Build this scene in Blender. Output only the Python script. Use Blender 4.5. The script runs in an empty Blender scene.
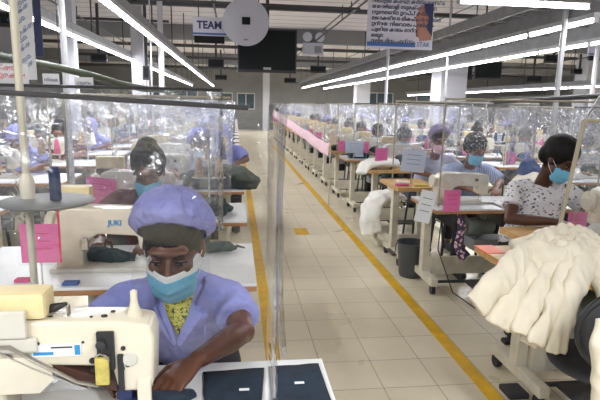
import bpy, bmesh, math, random
from mathutils import Vector, Matrix, noise, Euler
PI = math.pi
random.seed(7)
SC = bpy.context.scene
COL = SC.collection

# ------------------------------------------------------------------ camera, world, light
EYE = 1.5
F, PITCH, YAW, ROLL = 513.87, .1831, .1262, .0205
fw = Vector((math.sin(YAW)*math.cos(PITCH), math.cos(YAW)*math.cos(PITCH), -math.sin(PITCH)))
r0 = Vector((math.cos(YAW), -math.sin(YAW), 0)); u0 = r0.cross(fw)
rt = math.cos(ROLL)*r0 + math.sin(ROLL)*u0
up = -math.sin(ROLL)*r0 + math.cos(ROLL)*u0
cam_d = bpy.data.cameras.new('camera'); cam = bpy.data.objects.new('camera', cam_d); COL.objects.link(cam)
cam_d.sensor_width = 36; cam_d.lens = F/600*36; cam_d.clip_start = .02; cam_d.clip_end = 200
M4 = Matrix((rt, up, -fw)).transposed().to_4x4(); M4.translation = Vector((0, 0, EYE))
cam.matrix_world = M4
SC.camera = cam
SC.view_settings.view_transform = 'Standard'; SC.view_settings.look = 'None'
SC.view_settings.gamma = 1; SC.view_settings.use_curve_mapping = False
SC.view_settings.exposure = 0.33
try:
    SC.cycles.transparent_max_bounces = 40; SC.cycles.max_bounces = 8; SC.cycles.use_light_tree = True
    SC.cycles.sample_clamp_indirect = 4.0
    SC.cycles.caustics_reflective = False
except Exception: pass
W = bpy.data.worlds.new('world'); SC.world = W; W.use_nodes = True
W.node_tree.nodes['Background'].inputs[0].default_value = (.93, .96, 1, 1)
W.node_tree.nodes['Background'].inputs[1].default_value = .2

def run_light(name, x, y0, y1, z, power, across=False):
    """the light of one run of fluorescent tubes: a strip as wide and long as the tubes themselves"""
    L = bpy.data.lights.new(name, 'AREA'); L.shape = 'RECTANGLE'; L.size = .06; L.size_y = y1-y0
    L.energy = power; L.color = (.95, .97, 1)
    o = bpy.data.objects.new(name, L); COL.objects.link(o)
    o.location = ((x, (y0+y1)/2, z-.035) if not across else ((y0+y1)/2, x, z-.035))
    if across: o.rotation_euler = (0, 0, PI/2)
    return o
RUNS = [(-1.2, 3.2, 29, 2.4), (-2.3, 4.2, 29, 2.4), (3.6, 5.0, 29, 2.4), (4.85, 5.6, 29, 2.4), (9.0, 6, 27, 2.1), (14.0, 8, 27, 1.98)]
for i, (x, a, b, z) in enumerate(RUNS): run_light('tube_light', x, a, b, z, 290 if i < 4 else 200)
for x in (-1.7, 1.2): run_light('tube_light', x, -2.4, .4, 2.45, 95)
run_light('tube_light', 4.35, 2.05, 4.45, 2.4, 14, True)

# ------------------------------------------------------------------ materials
def mat(name, col, rough=.5, metal=0, var=0, scale=8, bump=0, bscale=60, spec=None, emit=None, es=0, trans=0, coat=0, stretch=None):
    m = bpy.data.materials.new(name); m.use_nodes = True
    nt = m.node_tree; N = nt.nodes; b = N['Principled BSDF']; lk = nt.links.new
    b.inputs['Base Color'].default_value = (*col, 1); b.inputs['Roughness'].default_value = rough
    b.inputs['Metallic'].default_value = metal
    if spec is not None: b.inputs['Specular IOR Level'].default_value = spec
    if trans: b.inputs['Transmission Weight'].default_value = trans
    if coat: b.inputs['Coat Weight'].default_value = coat
    if emit: b.inputs['Emission Color'].default_value = (*emit, 1); b.inputs['Emission Strength'].default_value = es
    if var or bump:
        tc = N.new('ShaderNodeTexCoord'); mp = N.new('ShaderNodeMapping'); lk(tc.outputs['Object'], mp.inputs[0])
        if stretch: mp.inputs['Scale'].default_value = stretch
    if var:
        t = N.new('ShaderNodeTexNoise'); t.inputs['Scale'].default_value = scale; t.inputs['Detail'].default_value = 5
        lk(mp.outputs[0], t.inputs['Vector'])
        r = N.new('ShaderNodeValToRGB'); r.color_ramp.elements[0].position = .3; r.color_ramp.elements[1].position = .7
        r.color_ramp.elements[0].color = (*[max(0, c*(1-var)) for c in col], 1)
        r.color_ramp.elements[1].color = (*[min(1, c*(1+var*.6)) for c in col], 1)
        lk(t.outputs['Fac'], r.inputs[0]); lk(r.outputs[0], b.inputs['Base Color'])
    if bump:
        t2 = N.new('ShaderNodeTexNoise'); t2.inputs['Scale'].default_value = bscale; t2.inputs['Detail'].default_value = 4
        lk(mp.outputs[0], t2.inputs['Vector'])
        bp = N.new('ShaderNodeBump'); bp.inputs['Strength'].default_value = bump; bp.inputs['Distance'].default_value = .01
        lk(t2.outputs['Fac'], bp.inputs['Height']); lk(bp.outputs[0], b.inputs['Normal'])
    return m

def print_mat(name, base, dots, scale, thr, rough=.8, stretch=(1, 1, 1)):
    """cloth printed with small marks"""
    m = mat(name, base, rough); nt = m.node_tree; N = nt.nodes; lk = nt.links.new
    tc = N.new('ShaderNodeTexCoord'); mp = N.new('ShaderNodeMapping'); mp.inputs['Scale'].default_value = stretch
    lk(tc.outputs['Object'], mp.inputs[0])
    nz = N.new('ShaderNodeTexNoise'); nz.inputs['Scale'].default_value = scale*.8
    lk(mp.outputs[0], nz.inputs['Vector'])
    ad = N.new('ShaderNodeMixRGB'); ad.inputs[0].default_value = .05; lk(mp.outputs[0], ad.inputs[1]); lk(nz.outputs['Color'], ad.inputs[2])
    v = N.new('ShaderNodeTexVoronoi'); v.inputs['Scale'].default_value = scale; lk(ad.outputs[0], v.inputs['Vector'])
    lt = N.new('ShaderNodeMath'); lt.operation = 'LESS_THAN'; lt.inputs[1].default_value = thr; lk(v.outputs['Distance'], lt.inputs[0])
    mx = N.new('ShaderNodeMixRGB'); mx.inputs[1].default_value = (*base, 1); mx.inputs[2].default_value = (*dots, 1)
    lk(lt.outputs[0], mx.inputs[0]); lk(mx.outputs[0], N['Principled BSDF'].inputs['Base Color'])
    return m

def stripe_mat(name, a, b_, period, axis=0, rough=.8, duty=.5):
    m = mat(name, a, rough); nt = m.node_tree; N = nt.nodes; lk = nt.links.new
    tc = N.new('ShaderNodeTexCoord'); sp = N.new('ShaderNodeSeparateXYZ'); lk(tc.outputs['Object'], sp.inputs[0])
    md = N.new('ShaderNodeMath'); md.operation = 'PINGPONG'; md.inputs[1].default_value = period; lk(sp.outputs[axis], md.inputs[0])
    lt = N.new('ShaderNodeMath'); lt.operation = 'LESS_THAN'; lt.inputs[1].default_value = period*duty; lk(md.outputs[0], lt.inputs[0])
    mx = N.new('ShaderNodeMixRGB'); mx.inputs[1].default_value = (*a, 1); mx.inputs[2].default_value = (*b_, 1)
    lk(lt.outputs[0], mx.inputs[0]); lk(mx.outputs[0], N['Principled BSDF'].inputs['Base Color'])
    return m

def plastic_mat(name, tint, haze, gloss, bump, bscale=9, rough=.12, stretch=(1, 1, 1)):
    """clear soft PVC film: mostly see-through, a little milky, shiny and crinkled"""
    m = bpy.data.materials.new(name); m.use_nodes = True; nt = m.node_tree; N = nt.nodes; lk = nt.links.new
    N.remove(N['Principled BSDF']); out = N['Material Output']
    tr = N.new('ShaderNodeBsdfTransparent'); tr.inputs[0].default_value = (*tint, 1)
    gl = N.new('ShaderNodeBsdfGlossy'); gl.inputs['Roughness'].default_value = rough
    df = N.new('ShaderNodeBsdfTranslucent'); df.inputs[0].default_value = (.9, .92, 1, 1)
    d2 = N.new('ShaderNodeBsdfDiffuse'); d2.inputs[0].default_value = (.9, .92, 1, 1)
    tc = N.new('ShaderNodeTexCoord'); mp = N.new('ShaderNodeMapping'); mp.inputs['Scale'].default_value = stretch; lk(tc.outputs['Object'], mp.inputs[0])
    nz = N.new('ShaderNodeTexNoise'); nz.inputs['Scale'].default_value = bscale; nz.inputs['Detail'].default_value = 3; nz.inputs['Distortion'].default_value = 1.2
    lk(mp.outputs[0], nz.inputs['Vector'])
    bp = N.new('ShaderNodeBump'); bp.inputs['Strength'].default_value = bump; bp.inputs['Distance'].default_value = .03
    lk(nz.outputs['Fac'], bp.inputs['Height'])
    for s in (gl, df, d2): lk(bp.outputs[0], s.inputs['Normal'])
    a = N.new('ShaderNodeMixShader'); a.inputs[0].default_value = .5; lk(df.outputs[0], a.inputs[1]); lk(d2.outputs[0], a.inputs[2])
    hz = N.new('ShaderNodeMixShader'); lk(tr.outputs[0], hz.inputs[1]); lk(a.outputs[0], hz.inputs[2])
    n2 = N.new('ShaderNodeTexNoise'); n2.inputs['Scale'].default_value = bscale*.6; n2.inputs['Detail'].default_value = 6; lk(mp.outputs[0], n2.inputs['Vector'])
    mr = N.new('ShaderNodeMapRange'); mr.inputs['From Min'].default_value = .35; mr.inputs['From Max'].default_value = .75
    mr.inputs['To Min'].default_value = haze*.35; mr.inputs['To Max'].default_value = haze*2.2; lk(n2.outputs['Fac'], mr.inputs['Value'])
    lk(mr.outputs[0], hz.inputs[0])
    lw = N.new('ShaderNodeLayerWeight'); lw.inputs['Blend'].default_value = .35; lk(bp.outputs[0], lw.inputs['Normal'])
    ml = N.new('ShaderNodeMath'); ml.operation = 'MULTIPLY_ADD'; ml.inputs[1].default_value = gloss; ml.inputs[2].default_value = gloss*.12; lk(lw.outputs['Fresnel'], ml.inputs[0])
    fin = N.new('ShaderNodeMixShader'); lk(ml.outputs[0], fin.inputs[0]); lk(hz.outputs[0], fin.inputs[1]); lk(gl.outputs[0], fin.inputs[2])
    lk(fin.outputs[0], out.inputs[0])
    return m

def floor_mat():
    m = mat('cream_floor_tiles', (.60, .55, .44), .22); nt = m.node_tree; N = nt.nodes; lk = nt.links.new
    t = .2028*1.5
    g = N.new('ShaderNodeNewGeometry'); sp = N.new('ShaderNodeSeparateXYZ'); lk(g.outputs['Position'], sp.inputs[0])
    def grid(ax, off):
        a = N.new('ShaderNodeMath'); a.operation = 'SUBTRACT'; a.inputs[1].default_value = off; lk(sp.outputs[ax], a.inputs[0])
        p = N.new('ShaderNodeMath'); p.operation = 'PINGPONG'; p.inputs[1].default_value = t/2; lk(a.outputs[0], p.inputs[0])
        l = N.new('ShaderNodeMath'); l.operation = 'LESS_THAN'; l.inputs[1].default_value = .0022; lk(p.outputs[0], l.inputs[0])
        fl = N.new('ShaderNodeMath'); fl.operation = 'DIVIDE'; fl.inputs[1].default_value = t; lk(a.outputs[0], fl.inputs[0])
        f2 = N.new('ShaderNodeMath'); f2.operation = 'FLOOR'; lk(fl.outputs[0], f2.inputs[0])
        return l, f2
    lx, fx = grid(0, .3258*1.5); ly, fy = grid(1, 1.6499*1.5)
    mxm = N.new('ShaderNodeMath'); mxm.operation = 'MAXIMUM'; lk(lx.outputs[0], mxm.inputs[0]); lk(ly.outputs[0], mxm.inputs[1])
    cb = N.new('ShaderNodeCombineXYZ'); lk(fx.outputs[0], cb.inputs[0]); lk(fy.outputs[0], cb.inputs[1])
    wn = N.new('ShaderNodeTexWhiteNoise'); lk(cb.outputs[0], wn.inputs['Vector'])
    nz = N.new('ShaderNodeTexNoise'); nz.inputs['Scale'].default_value = 2.2; nz.inputs['Detail'].default_value = 8; lk(g.outputs['Position'], nz.inputs['Vector'])
    av = N.new('ShaderNodeMath'); av.operation = 'MULTIPLY_ADD'; av.inputs[1].default_value = .25; lk(wn.outputs['Value'], av.inputs[0]); lk(nz.outputs['Fac'], av.inputs[2])
    r = N.new('ShaderNodeValToRGB'); r.color_ramp.elements[0].position = .3; r.color_ramp.elements[1].position = .85
    r.color_ramp.elements[0].color = (.62, .55, .40, 1); r.color_ramp.elements[1].color = (.76, .69, .53, 1); lk(av.outputs[0], r.inputs[0])
    mx = N.new('ShaderNodeMixRGB'); mx.inputs[2].default_value = (.27, .235, .18, 1); lk(mxm.outputs[0], mx.inputs[0]); lk(r.outputs[0], mx.inputs[1])
    b = N['Principled BSDF']; lk(mx.outputs[0], b.inputs['Base Color'])
    rr = N.new('ShaderNodeMapRange'); rr.inputs['To Min'].default_value = .2; rr.inputs['To Max'].default_value = .42; lk(nz.outputs['Fac'], rr.inputs['Value']); lk(rr.outputs[0], b.inputs['Roughness'])
    return m

def ceiling_mat():
    m = mat('ceiling_panels', (.72, .69, .69), .7); nt = m.node_tree; N = nt.nodes; lk = nt.links.new
    g = N.new('ShaderNodeNewGeometry'); sp = N.new('ShaderNodeSeparateXYZ'); lk(g.outputs['Position'], sp.inputs[0])
    def lines(ax, per, w):
        p = N.new('ShaderNodeMath'); p.operation = 'PINGPONG'; p.inputs[1].default_value = per/2; lk(sp.outputs[ax], p.inputs[0])
        l = N.new('ShaderNodeMath'); l.operation = 'LESS_THAN'; l.inputs[1].default_value = w; lk(p.outputs[0], l.inputs[0]); return l
    a = lines(1, .6, .018); b2 = lines(0, 2.4, .03)
    mm = N.new('ShaderNodeMath'); mm.operation = 'MAXIMUM'; lk(a.outputs[0], mm.inputs[0]); lk(b2.outputs[0], mm.inputs[1])
    mx = N.new('ShaderNodeMixRGB'); mx.inputs[1].default_value = (.72, .69, .69, 1); mx.inputs[2].default_value = (.16, .15, .15, 1)
    lk(mm.outputs[0], mx.inputs[0]); lk(mx.outputs[0], N['Principled BSDF'].inputs['Base Color'])
    return m

MT = {}
def mk(k, *a, **kw): MT[k] = mat(k, *a, **kw)
mk('cream_metal', (.72, .67, .54), .38, var=.06, scale=12)
mk('machine_cream', (.74, .68, .54), .28, var=.05, scale=15, coat=.3)
mk('machine_grey', (.62, .60, .53), .35, var=.05)
mk('panel_yellow', (.80, .66, .36), .4, var=.08, scale=20)
mk('stand_cream', (.62, .58, .47), .42, var=.12, scale=14)
mk('dark_metal', (.045, .045, .05), .45, metal=.3)
mk('black_plastic', (.018, .018, .022), .42)
mk('steel', (.55, .54, .52), .3, metal=.9)
mk('grey_bar', (.34, .31, .27), .35, metal=.6)
mk('khaki_metal', (.38, .34, .25), .5)
mk('motor_green', (.12, .145, .13), .5, var=.2)
mk('box_grey', (.20, .21, .22), .5)
mk('table_white', (.84, .85, .86), .3, var=.03, scale=4)
mk('table_marble', (.55, .55, .56), .35, var=.2, scale=40)
mk('wood_edge', (.42, .20, .075), .5, var=.35, scale=9, stretch=(1, 8, 14))
mk('wood_top', (.56, .33, .12), .45, var=.25, scale=6, stretch=(2, 12, 6))
mk('orange_tape', (.85, .16, .06), .5)
mk('yellow_line', (.72, .42, .008), .4, var=.18, scale=9)
mk('navy_cloth', (.012, .026, .048), .85, var=.3, scale=30, bump=.25, bscale=300)
mk('green_cloth', (.012, .034, .036), .85, var=.3, scale=20, bump=.3, bscale=120)
mk('cream_cloth', (.78, .72, .59), .9, var=.05, scale=10, bump=.15, bscale=40)
mk('white_cloth', (.82, .81, .76), .9, bump=.15, bscale=50)
mk('white_label', (.86, .86, .86), .6)
mk('lilac_cloth', (.29, .32, .72), .85, var=.12, scale=14, bump=.35, bscale=26)
mk('lilac_cap', (.30, .31, .66), .75, var=.10, scale=30, bump=.6, bscale=45)
mk('maroon_cloth', (.085, .018, .030), .85, var=.3, bump=.2)
mk('teal_cloth', (.02, .075, .07), .85, var=.3)
mk('blue_cloth', (.03, .07, .22), .85, var=.3)
mk('pale_cloth', (.52, .55, .68), .85, var=.2)
mk('black_cloth', (.016, .016, .02), .9, var=.3)
mk('mauve_cap', (.30, .24, .40), .8, var=.15)
mk('skin', (.135, .052, .030), .42, var=.12, scale=14)
mk('skin_mid', (.20, .085, .05), .45, var=.1, scale=14)
mk('skin_dark', (.085, .034, .020), .42, var=.12, scale=14)
mk('hair', (.006, .005, .005), .6, spec=.25, bump=.5, bscale=90, stretch=(1, 1, .2))
mk('eye_white', (.30, .26, .24), .3)
mk('mask_blue', (.17, .52, .76), .75, bump=.3, bscale=70)
mk('mask_pale', (.62, .72, .80), .8)
mk('mask_pink', (.70, .45, .52), .8)
mk('pink_card', (.86, .16, .42), .55, var=.1, scale=6)
mk('red_strip', (.75, .03, .12), .5)
mk('card_blue', (.56, .62, .76), .6)
mk('card_white', (.80, .82, .86), .6)
mk('paper', (.76, .77, .82), .7)
mk('ink_navy', (.02, .03, .10), .6)
mk('ink_blue', (.05, .12, .34), .6)
mk('ink_red', (.65, .05, .10), .6)
mk('sticker_blue', (.03, .28, .60), .5)
mk('banner_white', (.58, .57, .66), .6)
mk('screen_black', (.006, .008, .009), .6, spec=.2)
mk('disc_white', (.42, .42, .48), .45)
mk('hose_green', (.07, .085, .06), .5)
mk('fixture_grey', (.36, .36, .37), .5, var=.1)
mk('tray_grey', (.20, .20, .21), .6, var=.15)
mk('column_white', (.46, .46, .50), .6)
mk('wall_grey', (.20, .20, .205), .8, var=.08, scale=2)
mk('wall_side', (.2, .2, .21), .8)
mk('glass_dark', (.05, .08, .10), .15)
mk('tube_white', (.9, .9, .9), .5, emit=(.96, .97, 1), es=26.0)
mk('rubber', (.025, .025, .028), .7)
mk('bin_grey', (.055, .062, .068), .45)
mk('cone_white', (.78, .77, .74), .8, bump=.2, bscale=200)
mk('cone_navy', (.015, .03, .09), .8, bump=.2, bscale=200)
mk('cone_pink', (.62, .12, .25), .8, bump=.2, bscale=200)
mk('cone_tan', (.45, .30, .18), .8, bump=.2, bscale=200)
mk('seat_black', (.02, .021, .026), .6, bump=.1)
mk('pink_reflection', (.75, .50, .56), .5)  # colour of the modelled reflection strip
mk('thread_wine', (.28, .02, .06), .8)
mk('handle_green', (.05, .09, .05), .5)
mk('yellow_plate', (.60, .50, .12), .4, var=.3, scale=30)
MT['yellow_print'] = print_mat('yellow_print', (.60, .58, .08), (.03, .04, .02), 90, .42)
MT['floral'] = print_mat('floral', (.74, .73, .77), (.05, .055, .09), 34, .30, stretch=(1, 1, 1.6))
MT['headscarf_print'] = print_mat('headscarf_print', (.025, .03, .05), (.55, .55, .5), 46, .28)
MT['pink_floral'] = print_mat('pink_floral', (.06, .04, .08), (.6, .4, .5), 30, .4)
MT['blue_stripe'] = stripe_mat('blue_stripe', (.50, .58, .78), (.22, .30, .58), .008)
MT['film'] = plastic_mat('clear_film', (.95, .96, .985), .035, .8, .6, 9)
MT['film_near'] = plastic_mat('clear_film_near', (.975, .98, .985), .005, .30, .32, 7, .04, (1, 1, 1.4))
MT['film_far'] = plastic_mat('clear_film_far', (.93, .945, .98), .085, .8, .9, 12, .12)
MT['film_edge'] = plastic_mat('clear_film_edge', (.985, .988, .99), .006, .30, .8, 6, .07, (1, 1, .5))
MT['visor'] = plastic_mat('visor_film', (.97, .98, .985), .006, .16, .02, 3, .04)
MT['floor'] = floor_mat(); MT['ceiling'] = ceiling_mat()

# ------------------------------------------------------------------ mesh builder
class MB:
    def __init__(s): s.v = []; s.f = []; s.m = []; s.mi = 0; s.X = None
    def mat(s, i): s.mi = i; return s
    def _add(s, vs, fs):
        n = len(s.v)
        if s.X is not None: vs = [s.X @ Vector(p) for p in vs]
        s.v += [tuple(p) for p in vs]
        for q in fs: s.f.append([n+i for i in q]); s.m.append(s.mi)
        return s
    def box(s, x0, x1, y0, y1, z0, z1, bev=0):
        if bev <= 0:
            return s._add([(x, y, z) for x in (x0, x1) for y in (y0, y1) for z in (z0, z1)],
                [(0, 1, 3, 2), (4, 6, 7, 5), (0, 4, 5, 1), (2, 3, 7, 6), (0, 2, 6, 4), (1, 5, 7, 3)])
        bm = bmesh.new(); bmesh.ops.create_cube(bm, size=1)
        for v in bm.verts: v.co = Vector(((x0+x1)/2+v.co.x*(x1-x0), (y0+y1)/2+v.co.y*(y1-y0), (z0+z1)/2+v.co.z*(z1-z0)))
        bmesh.ops.bevel(bm, geom=bm.edges[:], offset=bev, segments=2, profile=.6, affect='EDGES')
        bm.verts.index_update(); s._add([v.co.copy() for v in bm.verts], [[v.index for v in f.verts] for f in bm.faces]); bm.free(); return s
    def tube(s, pts, r, n=10, cap=True, flat=1.0, upv=None):
        """r: number or list of numbers / (ru, rv) pairs"""
        P = [Vector(p) for p in pts]; k = len(P)
        rr = r if isinstance(r, (list, tuple)) else [r]*k
        t0 = (P[1]-P[0]).normalized()
        a = Vector(upv) if upv else (Vector((0, 0, 1)) if abs(t0.z) < .9 else Vector((0, 1, 0)))
        vs = []; 
        for i in range(k):
            t = ((P[min(i+1, k-1)]-P[max(i-1, 0)])).normalized()
            u = (a - t*a.dot(t)); u = u.normalized() if u.length > 1e-6 else t.orthogonal().normalized()
            a = u; w = t.cross(u)
            ru, rv = rr[i] if isinstance(rr[i], (tuple, list)) else (rr[i]*flat, rr[i])
            for j in range(n):
                an = 2*PI*j/n; vs.append(P[i]+u*math.cos(an)*ru+w*math.sin(an)*rv)
        fs = [(i*n+j, i*n+(j+1) % n, (i+1)*n+(j+1) % n, (i+1)*n+j) for i in range(k-1) for j in range(n)]
        if cap: fs += [list(range(n))[::-1], [(k-1)*n+j for j in range(n)]]
        return s._add(vs, fs)
    def lathe(s, prof, n=16, c=(0, 0, 0), axis='z'):
        vs = []
        for (r, h) in prof:
            for j in range(n):
                an = 2*PI*j/n; x, y = r*math.cos(an), r*math.sin(an)
                p = {'z': (x, y, h), 'x': (h, x, y), 'y': (y, h, x)}[axis]
                vs.append((p[0]+c[0], p[1]+c[1], p[2]+c[2]))
        k = len(prof)
        fs = [(i*n+j, i*n+(j+1) % n, (i+1)*n+(j+1) % n, (i+1)*n+j) for i in range(k-1) for j in range(n)]
        fs += [list(range(n))[::-1], [(k-1)*n+j for j in range(n)]]
        return s._add(vs, fs)
    def ell(s, c, r, n=16, m=10, rot=None):
        vs = []; c = Vector(c)
        for i in range(1, m):
            th = PI*i/m
            for j in range(n):
                an = 2*PI*j/n; p = Vector((r[0]*math.sin(th)*math.cos(an), r[1]*math.sin(th)*math.sin(an), r[2]*math.cos(th)))
                if rot: p = rot @ p
                vs.append(c+p)
        tp = Vector((0, 0, r[2])); 
        if rot: tp = rot @ tp
        vs += [c+tp, c-tp]; T = len(vs)-2
        fs = [(i*n+j, (i+1)*n+j, (i+1)*n+(j+1) % n, i*n+(j+1) % n) for i in range(m-2) for j in range(n)]
        fs += [(T, j, (j+1) % n) for j in range(n)] + [(T+1, (m-2)*n+(j+1) % n, (m-2)*n+j) for j in range(n)]
        return s._add(vs, fs)
    def prism(s, poly, y0, y1):
        """polygon in x,z extruded along y"""
        n = len(poly); vs = [(x, y0, z) for x, z in poly]+[(x, y1, z) for x, z in poly]
        return s._add(vs, [list(range(n)), list(range(n, 2*n))[::-1]]+[(i, i+n, (i+1) % n+n, (i+1) % n) for i in range(n)])
    def mesh(s, name, mats, smooth=False):
        me = bpy.data.meshes.new(name); me.from_pydata(s.v, [], s.f)
        for m in mats: me.materials.append(MT[m] if isinstance(m, str) else m)
        me.polygons.foreach_set('material_index', s.m)
        bm = bmesh.new(); bm.from_mesh(me); bmesh.ops.recalc_face_normals(bm, faces=bm.faces[:]); bm.to_mesh(me); bm.free()
        if smooth:
            me.polygons.foreach_set('use_smooth', [True]*len(me.polygons))
            try: me.set_sharp_from_angle(angle=math.radians(40))
            except Exception: pass
        me.update(); return me
    def build(s, name, mats, parent=None, smooth=False):
        if not isinstance(mats, (list, tuple)): mats = [mats]
        o = bpy.data.objects.new(name, s.mesh(name, mats, smooth)); COL.objects.link(o)
        if parent is not None: o.parent = parent
        return o

def bake(o, mods):
    for t, kw in mods:
        m = o.modifiers.new(t, t)
        for k, v in kw.items(): setattr(m, k, v)
    bpy.context.view_layer.update()
    dg = bpy.context.evaluated_depsgraph_get()
    me = bpy.data.meshes.new_from_object(o.evaluated_get(dg)); o.modifiers.clear()
    mats = [m for m in o.data.materials]; o.data = me
    if not me.materials:
        for m in mats: me.materials.append(m)
    me.polygons.foreach_set('use_smooth', [True]*len(me.polygons))
    return o
def remesh(o, vox, it=4, fac=.5):
    return bake(o, [('REMESH', dict(mode='VOXEL', voxel_size=vox)), ('SMOOTH', dict(factor=fac, iterations=it))])
def wrinkle(o, amp, sc, aniso=(1, 1, 1), seed=0):
    me = o.data; ns = [v.normal.copy() for v in me.vertices]
    for v, n in zip(me.vertices, ns):
        p = Vector((v.co.x*aniso[0], v.co.y*aniso[1], v.co.z*aniso[2]))*sc + Vector((seed, seed*.7, 0))
        w = 1-abs(noise.noise(p))*2
        v.co += n*amp*(w-.55)
    me.update(); return o

def tag(o, label, cat, group=None, kind=None):
    o['label'] = label; o['category'] = cat
    if group: o['group'] = group
    if kind: o['kind'] = kind
    return o
def thing(name, label, cat, loc=(0, 0, 0), rz=0, group=None):
    o = bpy.data.objects.new(name, None); COL.objects.link(o); o.empty_display_size = .05
    o.location = loc; o.rotation_euler = (0, 0, rz); return tag(o, label, cat, group)
def struct(mb, name, m, smooth=False):
    o = mb.build(name, m, None, smooth); o['kind'] = 'structure'; return o
def dup(o, loc=None, label=None, group=None, rz=None, parent=None, scale=None):
    c = o.copy(); COL.objects.link(c)
    if parent is not None: c.parent = parent
    for ch in list(o.children): dup(ch, parent=c)
    if loc is not None: c.location = loc
    if rz is not None: c.rotation_euler = (0, 0, rz)
    if scale: c.scale = scale
    if label: c['label'] = label
    if group: c['group'] = group
    return c
def text(body, size, m, parent, loc, name='lettering', ext=.0015, align='CENTER', rot=(PI/2, 0, 0), bold=0, sx=1):
    cu = bpy.data.curves.new(name, 'FONT'); cu.body = body; cu.size = size; cu.extrude = ext; cu.align_x = align; cu.align_y = 'CENTER'; cu.offset = bold
    cu.materials.append(MT[m]); cu.resolution_u = 2
    tmp = bpy.data.objects.new(name, cu); COL.objects.link(tmp); bpy.context.view_layer.update()
    me = bpy.data.meshes.new_from_object(tmp.evaluated_get(bpy.context.evaluated_depsgraph_get())); bpy.data.objects.remove(tmp)
    o = bpy.data.objects.new(name, me); COL.objects.link(o)
    if not me.materials: me.materials.append(MT[m])
    if parent is not None: o.parent = parent
    o.location = loc; o.rotation_euler = rot; o.scale = (sx, 1, 1); return o
ORD = ['first', 'second', 'third', 'fourth', 'fifth', 'sixth', 'seventh', 'eighth', 'ninth', 'tenth', 'eleventh', 'twelfth', 'thirteenth', 'fourteenth', 'fifteenth', 'sixteenth', 'seventeenth', 'eighteenth', 'nineteenth', 'twentieth']+['next']*20

# ------------------------------------------------------------------ setting
ROOM = (-9, 19, -3, 31, 3.55)
x0, x1, ya, yb, CZ = ROOM
struct(MB().box(x0, x1, ya, yb, -.1, 0), 'floor', 'floor')
struct(MB().box(x0, x1, ya, yb, CZ, CZ+.1), 'ceiling', 'ceiling')
struct(MB().box(x0, x1, yb, yb+.1, 0, CZ), 'wall_back', 'wall_grey')
struct(MB().box(x0-.1, x0, ya, yb, 0, CZ), 'wall_left', 'wall_side')
struct(MB().box(x1, x1+.1, ya, yb, 0, CZ), 'wall_right', 'wall_side')
struct(MB().box(x0, x1, 14.6, 14.85, 3.17, CZ-.001), 'trim_1', 'wall_grey')
struct(MB().box(x0, x1, 22.5, 22.8, 3.1, CZ-.001), 'trim_2', 'wall_grey')
for n_, (a, b, c, d) in enumerate([(-5.4, -4.0, 1.5, 2.4), (-3.4, -2.2, 1.3, 2.3), (-1.6, -.2, 1.2, 2.1), (.1, 1.1, 1.2, 2.1), (7.5, 9.5, 1.6, 2.3), (11, 13, 1.6, 2.3)]):
    w = struct(MB().box(a, b, yb-.03, yb-.012, c, d), 'window_%d' % (n_+1), 'glass_dark')
    fr = MB()
    for q in (a, (a+b)/2, b): fr.box(q-.03, q+.03, yb-.06, yb-.002, c-.03, d+.03)
    for q in (c, d): fr.box(a-.03, b+.03, yb-.055, yb-.003, q-.03, q+.03)
    fr.build('window_frame', 'column_white', w)
# white square columns
cols = [(-2.15, 12.2, .26), (-2.72, 9.2, .2), (5.95, 14.2, .74), (6.1, 25, .66), (1.72, 29.8, .36), (-3.4, 20, .4), (11.5, 16, .6), (-5.6, 14, .4)]
names = ['narrow white column beside the tube lamps on the left', 'white column nearest the camera on the left', 'wide white column with fittings on the right', 'white column far down the hall beyond the right lamps',
         'white column at the far end of the aisle', 'white column far down the left side', 'white column on the far right', 'white column by the left wall']
for (x, y, w), nm in zip(cols, names):
    struct(MB().box(x-w/2, x+w/2, y-w/2, y+w/2, .0, CZ), 'trim_%d' % (3+cols.index((x, y, w))), 'column_white')
# yellow aisle lines and marker painted on the floor
struct(MB().box(.176, .262, -1, 19, .0, .0015), 'trim_20', 'yellow_line')
struct(MB().box(1.31, 1.395, -1, 19.5, .0, .0015), 'trim_21', 'yellow_line')
tag(MB().prism([(.70, 0), (.86, 0), (.86, .0015), (.70, .0015)], 5.8, 6.14).build('floor_marking', 'yellow_line'), 'small yellow arrow patch on the aisle floor', 'floor marking')

# ------------------------------------------------------------------ overhead
def pxy(u, v, y):
    d = fw + (u-300)/F*rt - (v-200)/F*up
    d = d*(y/d.y); return Vector((d.x, y, d.z+EYE))
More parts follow.
